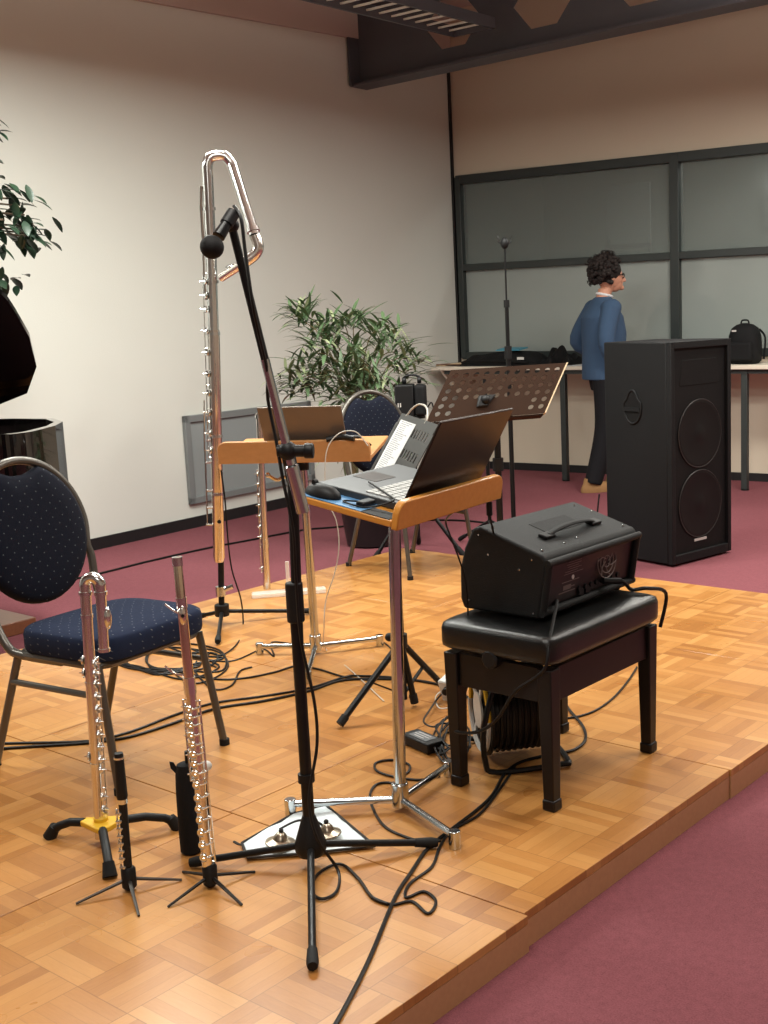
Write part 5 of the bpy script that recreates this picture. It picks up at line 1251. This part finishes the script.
for k in (-1, 1): m.box(V((gN.x, gN.y, zm-.02))-hx_*(.062+.010*k*.6)-hf*.0755, (.006, .002, .022), Rh)
m.build('badge', M['print_white'], mo_, world=True)
hpn = thing('headphones', 'black headphones resting on top of the small monitor speaker', 'headphones', V((gN.x, gN.y, zc1)))
c_ = V((gN.x, gN.y, zc1+.028))+hx_*.005
MB().tube([c_+hx_*(.045*math.cos(a))+V((0, 0, .022*math.sin(a))) for a in [PI*k/10 for k in range(11)]], .006, 8).build('headband', M['black_plastic'], hpn, world=True)
for k in (-1, 1): MB().cyl(c_+hx_*(.03*k)-V((0, 0, .008)), c_+hx_*(.052*k)-V((0, 0, .008)), .018, 14).build('ear_cup', M['black_plastic'], hpn, world=True, bevel=.004)
m = MB(); m.tube(smooth_path([V((gN.x, gN.y, zm-.05))+hx_*.08, V((gN.x, gN.y, zm-.02))+hx_*.11, V((gN.x, gN.y, zm-.14))+hx_*.12, V((gN.x, gN.y, zm-.3))+hx_*.09]), .004, 6)
tag(m.build('cable', M['cable']), 'cable curving from the small monitor speaker', 'cable')

# ================================================================== PLANTS
def leaf(m, base, d, up, L, w_, droop=.3, nseg=5):
    d = d.normalized(); s_ = d.cross(up)
    if s_.length < 1e-3: s_ = V((1, 0, 0))
    s_.normalize(); u = s_.cross(d).normalized(); o = len(m.v); pos = V(base); dd = d.copy()
    for i in range(nseg+1):
        t_ = i/nseg; ww = w_*math.sin(PI*min(.999, (t_*.94+.04)))**.8*(1 if t_ < .5 else 1.0)
        m.v += [pos-s_*ww*.5+u*ww*.12, pos.copy(), pos+s_*ww*.5+u*ww*.12]
        dd = (dd+V((0, 0, -droop/nseg))).normalized(); pos = pos+dd*(L/nseg)
    for i in range(nseg):
        a = o+i*3; m.f += [(a, a+1, a+4, a+3), (a+1, a+2, a+5, a+4)]
def vis_dir(): 
    a = random.uniform(0, 2*PI); return V((math.cos(a), math.sin(a), 0))
gBm = P(371, 548, 0); gBm = V((gBm.x, gBm.y, 0))+V((FW.x, FW.y, 0)).normalized()*.12
bmb = thing('potted_bamboo', 'bushy potted bamboo plant against the left wall behind the rear chair', 'plant', gBm)
MB().lathe([(.13, 0), (.15, .01), (.185, .27), (.195, .30), (.175, .30), (.17, .26), (.01, .258)], gBm, n=30).build('pot', M['pot'], bmb, world=True)
MB().lathe([(.168, 0), (.12, .015), (.01, .02)], gBm+V((0, 0, .259)), n=20).build('soil', M['soil'], bmb, world=True)
random.seed(11)
m = MB(); fol = MB(); fol2 = MB(); tops = []
H2 = V((hx_.x, hx_.y, 0))
def depthv(): return hf*random.uniform(-.22, .22)
# clumps located where the photograph shows them (pixel, spread), real depth scatter
clumps = [(302, 312, .05), (307, 322, .06), (330, 335, .08), (345, 325, .09), (352, 322, .06), (378, 330, .08), (383, 340, .09), (320, 352, .1), (345, 355, .12), (365, 365, .12), (395, 352, .1), (405, 372, .08), (300, 378, .08), (290, 385, .08), (312, 385, .09), (325, 372, .1), (380, 378, .1), (395, 392, .08), (345, 395, .1), (300, 395, .08), (350, 372, .1), (335, 365, .08), (385, 420, .07), (392, 440, .06), (370, 350, .1), (318, 335, .06), (405, 360, .07), (350, 415, .1), (375, 430, .1), (340, 440, .1), (312, 365, .08), (360, 460, .1), (350, 385, .12), (365, 395, .1), (335, 395, .1), (380, 400, .1), (398, 405, .08), (372, 415, .1)]
for cx__, cy__, sp_ in clumps:
    c_ = Q(cx__, cy__, gBm)+depthv(); tops.append(c_)
    root_ = V((gBm.x, gBm.y, .75))+H2*random.uniform(-.06, .06)+hf*random.uniform(-.06, .06)
    mid = root_.lerp(c_, .6)+V((0, 0, .10)); m.tube(smooth_path([root_, mid, c_], 5), .003, 5)
    for k in range(34):
        o_ = c_+V((random.gauss(0, sp_*.62), random.gauss(0, sp_*.62), random.gauss(0, sp_*.42)))
        d_ = (o_-root_).normalized()*.7+vis_dir()*.8+V((0, 0, random.uniform(-.35, .45)))
        leaf(fol if random.random() < .76 else fol2, o_, d_, V((0, 0, 1)), random.uniform(.10, .18), random.uniform(.016, .026), random.uniform(.2, 1.0))
for k in range(7):
    a = random.uniform(0, 6.28); b = V((gBm.x+.07*math.cos(a), gBm.y+.07*math.sin(a), .26)); m.tube(smooth_path([b, b+V((.02*math.cos(a), .02*math.sin(a), .5)), V((gBm.x, gBm.y, 1.05))+H2*random.uniform(-.08, .08)], 5), .012 if k < 4 else .02, 7)
m.build('cane', M['stem'], bmb, world=True)
fol.build('foliage', M['leaf'], bmb, world=True, smooth=80); fol2.build('pale_foliage', M['leaf_pale'], bmb, world=True, smooth=80)

# leafy shape added behind the right glass bay in place of a reflection
bg_ = wbp(2.92, 0, -.9); bp_ = thing('reflection_plant', 'dark leafy stand-in for a reflection in the right glass bay', 'plant', bg_)
MB().lathe([(.14, 0), (.17, .3), (.01, .29)], bg_, n=20).build('pot', M['pot'], bp_, world=True)
m = MB(); fol = MB(); random.seed(9); m.tube([bg_+V((0, 0, .29)), bg_+V((0, 0, 1.0)), bg_+V((0, 0, 1.75))], .02, 7)
for k in range(420):
    o_ = bg_+wb*random.gauss(.05, .22)+nB*random.gauss(0, .1)+V((0, 0, random.uniform(1.3, 1.95)-abs(random.gauss(0, .08))))
    leaf(fol, o_, vis_dir()+V((0, 0, random.uniform(-.4, .6))), V((0, 0, 1)), .10, .04, .5)
m.build('stem', M['bark'], bp_, world=True); fol.build('foliage', M['leaf_dark'], bp_, world=True, smooth=80)

# ficus behind the piano at the left edge
gF = D(-70, 600, 6.3); gF = V((gF.x, gF.y, 0))
fc = thing('ficus_tree', 'dark green ficus tree standing behind the piano at the left edge', 'plant', gF)
MB().lathe([(.16, 0), (.18, .01), (.21, .32), (.22, .34), (.19, .34), (.01, .31)], gF, n=24).build('pot', M['pot'], fc, world=True)
m = MB(); fol = MB(); random.seed(5)
m.tube(smooth_path([gF+V((0, 0, .3)), gF+V((.03, .0, .9)), gF+V((-.02, .03, 1.5)), gF+V((.02, 0, 2.2))], 5), .025, 8)
br = [(5, 198), (15, 205), (25, 215), (26, 226), (18, 235), (8, 228), (-10, 210), (-30, 200), (-5, 240), (0, 285), (-15, 275), (-40, 230), (-60, 180), (-20, 160), (-12, 130), (-50, 120), (-80, 150), (-100, 200), (-90, 250), (-60, 270), (-120, 170), (10, 190), (-25, 250), (28, 236), (-5, 130), (20, 232), (15, 222)]
for bx, by in br:
    c_ = Q(bx, by, gF)+hf*random.uniform(-.15, .15); r0 = gF+V((0, 0, min(2.0, c_.z-.15))); m.tube(smooth_path([r0, r0.lerp(c_, .5)+V((0, 0, .08)), c_], 5), .005, 5)
    for k in range(9):
        o_ = c_+V((random.gauss(0, .04), random.gauss(0, .04), random.gauss(0, .035))); d_ = (c_-r0).normalized()*.5+vis_dir()*.6+V((0, 0, random.uniform(-.9, .1)))
        leaf(fol, o_, d_, V((0, 0, 1)), random.uniform(.07, .105), random.uniform(.034, .046), .5)
m.build('branches', M['bark'], fc, world=True); fol.build('foliage', M['leaf_dark'], fc, world=True, smooth=80)

# ================================================================== GRAND PIANO (tail end enters at the left edge)
# local frame: X towards the tail (screen right), Y away from the camera
pX = V((RT.x, RT.y, 0)).normalized(); pY = V((-pX.y, pX.x, 0))
tail = D(34, 450, 5.05); tail = V((tail.x, tail.y, 0))
gp0 = tail-pX*1.0+pY*.22
pno = thing('grand_piano', 'glossy black grand piano with raised lid at the left edge', 'piano', gp0)
def pp_(x, y, z): return tail+pX*x+pY*y+V((0, 0, z))
# outline from the tail (x=0) back to the keyboard (x=-1.8); bent side (near camera) at negative y
bent = [(0, .10), (-.008, .0), (-.04, -.06), (-.10, -.095), (-.18, -.10), (-.28, -.11), (-.42, -.16), (-.62, -.29), (-.85, -.44), (-1.1, -.52), (-1.35, -.56), (-1.8, -.57)]
strt = [(-1.8, .80), (-1.0, .80), (-.35, .74), (-.15, .64), (-.04, .45), (0, .25)]
out2 = bent+strt
outl = [(p.x, p.y) for p in smooth_path([V((x, y, 0)) for x, y in bent], 5)]+strt
ztop = Q(40, 431, tail+pX*-.02).z; zbot = ztop-.30
m = MB(); N3 = len(outl); th = .035
cxm, cym = -.9, .12
inn = []
for i, (x, y) in enumerate(outl):
    x0, y0 = outl[i-1]; x1, y1 = outl[(i+1) % N3]; tx, ty = x1-x0, y1-y0; l_ = math.hypot(tx, ty) or 1; nx_, ny_ = ty/l_, -tx/l_
    if (cxm-x)*nx_+(cym-y)*ny_ < 0: nx_, ny_ = -nx_, -ny_
    inn.append((x+nx_*th, y+ny_*th))
for i in range(N3):
    j = (i+1) % N3; a, b, c_, d_ = outl[i], outl[j], inn[j], inn[i]
    m.hexa([pp_(*a, zbot), pp_(*b, zbot), pp_(*c_, zbot), pp_(*d_, zbot)], [pp_(*a, ztop), pp_(*b, ztop), pp_(*c_, ztop), pp_(*d_, ztop)])
rim = m.build('rim', M['piano'], pno, world=True, smooth=45)
m = MB(); m.prism([pp_(x, y, zbot+.10) for x, y in inn], (0, 0, .02)); m.build('soundboard', M['piano_in'], pno, world=True)
m = MB(); m.prism([pp_(x*.97-.02, y*.93+.01, zbot+.15) for x, y in inn], (0, 0, .015)); m.build('iron_frame', M['mahog'], pno, world=True)
for x, y in ((-.42, .25), (-1.6, -.35), (-1.6, .6)):
    t1 = pp_(x, y, 0); 
    o = MB().hexa([t1+pX*a*.045+pY*b*.045+V((0, 0, .09)) for a, b in ((-1, -1), (1, -1), (1, 1), (-1, 1))], [t1+pX*a*.07+pY*b*.07+V((0, 0, zbot-.001)) for a, b in ((-1, -1), (1, -1), (1, 1), (-1, 1))]).build('leg', M['piano'], pno, world=True, bevel=.006)
    MB().cyl(t1+V((0, 0, .035))-pX*.02, t1+V((0, 0, .035))+pX*.02, .034, 16).build('castor', M['chrome'], o, world=True)
# raised lid, hinged on the far straight side
hy = .80; zl = ztop+.01; la = math.radians(40)
m = MB(); lo = [(x, y) for x, y in outl]
# tail of the lid is set back
def lidp(x, y, k=0):
    d_ = hy-y; return pp_(x-.12, hy-d_*math.cos(la)-k*math.sin(la)*-1*0, zl+d_*math.sin(la)+k)
m.prism([lidp(x, y) for x, y in lo], (0, 0, .02)); m.build('lid', M['piano'], pno, world=True, smooth=45)
m = MB(); m.cyl(pp_(-1.1, -.48, ztop-.01), lidp(-1.0, -.35), .008, 8); m.build('lid_prop', M['black_paint'], pno, world=True)
m = MB(); m.box(pp_(-1.9, .115, ztop-.20), (.25, 1.40, .16), Matrix((pX, pY, V((0, 0, 1)))).transposed()); m.build('keybed', M['piano'], pno, world=True, bevel=.01)
m = MB(); [m.box(pp_(-1.93, -.50+.0236*k, ztop-.112), (.15, .0225, .012), Matrix((pX, pY, V((0, 0, 1)))).transposed()) for k in range(52)]; m.build('white_keys', M['white_plastic'], pno, world=True)

# ================================================================== PERSON
gX = P(608, 489, 0); gX = V((gX.x, gX.y, 0))
yaw = math.atan2(RT.y, RT.x)+math.radians(14)
per = thing('person', 'standing person in blue jacket, black trousers and tan shoes, facing right', 'person', gX, yaw)
sc_ = 1.0; per.scale = (.97, .97, .905)
def remesh(o, vox, smooth_it=4):
    r = o.modifiers.new('remesh', 'REMESH'); r.mode = 'VOXEL'; r.voxel_size = vox; r.use_smooth_shade = True
    s_ = o.modifiers.new('smooth', 'SMOOTH'); s_.factor = .5; s_.iterations = smooth_it
def loft(m, secs, n=24):   # secs: (cx, cy, z, rx, ry)
    o = len(m.v)
    for cx_0, cy_0, z, rx, ry in secs:
        for k in range(n):
            a = 2*PI*k/n; m.v.append(V((cx_0+rx*math.cos(a), cy_0+ry*math.sin(a), z)))
    for i in range(len(secs)-1):
        for k in range(n): m.f.append((o+i*n+k, o+i*n+(k+1) % n, o+(i+1)*n+(k+1) % n, o+(i+1)*n+k))
    m.f.append(tuple(o+k for k in reversed(range(n)))); m.f.append(tuple(o+(len(secs)-1)*n+k for k in range(n)))
# facing +X. left side = +Y (away from camera), right side = -Y (towards camera)
sh = 1.50
legR = [V((-.03, -.09, .92)), V((-.05, -.10, .50)), V((-.15, -.10, .10))]
legL = [V((.02, .09, .92)), V((.11, .10, .50)), V((.10, .10, .10))]
armR = [V((-.01, -.185, 1.45)), V((-.07, -.235, 1.17)), V((.06, -.225, .93))]
armL = [V((-.02, .185, 1.45)), V((-.13, .26, 1.18)), V((.08, .24, 1.08))]
def limb(m, pts, rs, n=14): m.tube(smooth_path(pts, 6), [rs[0]+(rs[1]-rs[0])*min(1, i/6) if i <= 6 else rs[1]+(rs[2]-rs[1])*(i-6)/6 for i in range(13)], n)
b = MB()
loft(b, [(0, 0, .84, .10, .15), (0, 0, .95, .11, .165), (.0, 0, 1.08, .10, .14), (0, 0, 1.25, .115, .165), (-.01, 0, 1.40, .11, .185), (-.015, 0, 1.47, .08, .14), (-.01, 0, 1.52, .055, .06), (.01, 0, 1.60, .052, .052)])
limb(b, legR, (.085, .058, .042)); limb(b, legL, (.085, .058, .042)); limb(b, armR, (.05, .04, .028)); limb(b, armL, (.05, .04, .028))
# head
hc_ = V((.045, 0, 1.69))
b.ball(hc_, .095, (1.02, .80, 1.18), 24); b.ball(hc_+V((.035, 0, -.055)), .066, (.95, .80, 1.0), 18)
b.ball(hc_+V((.088, 0, -.088)), .024, (1, 1, .9), 12)             # chin
b.tube([hc_+V((.088, 0, .012)), hc_+V((.112, 0, -.018)), hc_+V((.118, 0, -.032)), hc_+V((.092, 0, -.04))], [.008, .011, .014, .010], 10)   # nose
b.ball(hc_+V((.088, 0, -.056)), .015, (.8, 1.6, .45), 10); b.ball(hc_+V((.086, 0, -.068)), .014, (.8, 1.5, .45), 10)  # lips
for sy in (-1, 1): b.ball(hc_+V((-.005, sy*.078, -.01)), .03, (.65, .3, 1.05), 12); b.ball(hc_+V((.062, sy*.04, -.03)), .03, (.7, .6, .8), 10)
# hands with five fingers
def hand(m, wr, d, palm_n, s_=1):
    d = d.normalized(); pn = (palm_n-d*palm_n.dot(d)).normalized(); sd_ = d.cross(pn)
    m.tube([wr-d*.02, wr+d*.02, wr+d*.06, wr+d*.09], [.024, .028, .035, .032], 12, sx=.55, up0=sd_)
    for k, L_f in enumerate((.066, .076, .070, .055)):
        b_ = wr+d*.082+sd_*((k-1.5)*.0185)
        m.tube([b_, b_+d*L_f*.45+pn*.006, b_+d*L_f*.75+pn*.018, b_+d*L_f*.9+pn*.030], [.0095, .009, .008, .0065], 8)
    b_ = wr+d*.03+sd_*.026*-1; m.tube([b_, b_-sd_*.022+d*.022+pn*.008, b_-sd_*.028+d*.05+pn*.014], [.013, .011, .008], 8)
hand(b, armR[2]+V((.012, 0, -.045)), V((.22, .05, -1)), V((.1, 1, 0))); hand(b, armL[2]+V((.05, -.01, -.02)), V((1, -.2, -.3)), V((0, -.3, -1)))
body = b.build('body', M['skin'], per, smooth=0); remesh(body, .0065, 3)
# trousers
tq = MB(); loft(tq, [(0, 0, .80, .105, .165), (0, 0, .90, .125, .18), (0, 0, 1.0, .118, .168)])
limb(tq, [legR[0], legR[1], legR[2]-V((0, 0, .03))], (.105, .078, .066)); limb(tq, [legL[0], legL[1], legL[2]-V((0, 0, .03))], (.105, .078, .066))
o = tq.build('trousers', M['black_trousers'], per, smooth=0); remesh(o, .01, 4)
MB().tube([V((.122*math.cos(a), .172*math.sin(a), .975)) for a in [2*PI*k/24 for k in range(24)]], .011, 6, closed=True).build('belt', M['glass_black'], per)
# jacket
jk = MB(); loft(jk, [(-.01, 0, .89, .165, .20), (-.01, 0, .97, .165, .20), (-.01, 0, 1.10, .16, .19), (-.01, 0, 1.25, .165, .20), (-.022, 0, 1.38, .15, .215), (-.02, 0, 1.46, .10, .19), (-.018, 0, 1.515, .07, .10), (-.01, 0, 1.535, .06, .07)])
limb(jk, armR, (.074, .062, .050)); limb(jk, armL, (.074, .062, .050)); jk.ball(armR[0]+V((0, .01, 0)), .078, (1, 1, .9)); jk.ball(armL[0]-V((0, .01, 0)), .078, (1, 1, .9))
o = jk.build('jacket', M['blue_jacket'], per, smooth=0); remesh(o, .009, 4)
MB().tube([V((.0+.054*math.cos(a), .052*math.sin(a), 1.548-.014*math.cos(a))) for a in [2*PI*k/20 for k in range(20)]], .011, 8, closed=True).build('shirt_collar', M['white_shirt'], per)
# hair: curls of many little tufts
random.seed(21); hr = MB(); hr.ball(hc_+V((-.03, 0, .045)), .112, (1.02, .98, .95), 20)
for k in range(300):
    a = random.uniform(0, 2*PI); e = random.uniform(-.75, 1.5); d_ = V((math.cos(a)*math.cos(e), math.sin(a)*math.cos(e), math.sin(e)))
    if d_.x > .45 and d_.z < .60: continue
    if d_.x > .1 and d_.z < -.1: continue
    p = hc_+V((-.03, 0, .04))+V((d_.x*.122, d_.y*.115, d_.z*.125)); hr.ball(p, random.uniform(.014, .026), (1, 1, 1), 6)
    if k % 3 == 0: q = p+d_*.02; t2 = vis_dir(); hr.tube([p, q+t2*.012, q+t2*.02+V((0, 0, .012)), q+d_*.02], .0035, 5)
hr.build('hair', M['hair'], per, smooth=60)
gl = MB()
for sy in (-1, 1):
    c_ = hc_+V((.092, sy*.036, .004)); gl.tube([c_+V((-.012*abs(math.cos(a))*0, .024*math.cos(a), .018*math.sin(a))) for a in [2*PI*k/14 for k in range(14)]], .004, 6, closed=True)
    gl.tube([c_+V((0, sy*.024, .006)), hc_+V((.03, sy*.082, .01)), hc_+V((-.01, sy*.082, .004))], .0035, 6)
gl.tube([hc_+V((.094, -.012, .006)), hc_+V((.1, 0, .01)), hc_+V((.094, .012, .006))], .0035, 6); gl.build('spectacles', M['glass_black'], per)
for lg in (legR, legL):
    a_ = V((lg[2].x, lg[2].y, 0)); shm = MB()
    loft(shm, [(a_.x+.05, a_.y, .001, .145, .044), (a_.x+.05, a_.y, .02, .150, .047), (a_.x+.045, a_.y, .045, .138, .044), (a_.x+.02, a_.y, .07, .10, .040), (a_.x-.015, a_.y, .10, .058, .038), (a_.x-.02, a_.y, .115, .048, .036)], 24)
    shm.build('shoe', M['tan_shoe'], per, smooth=60)
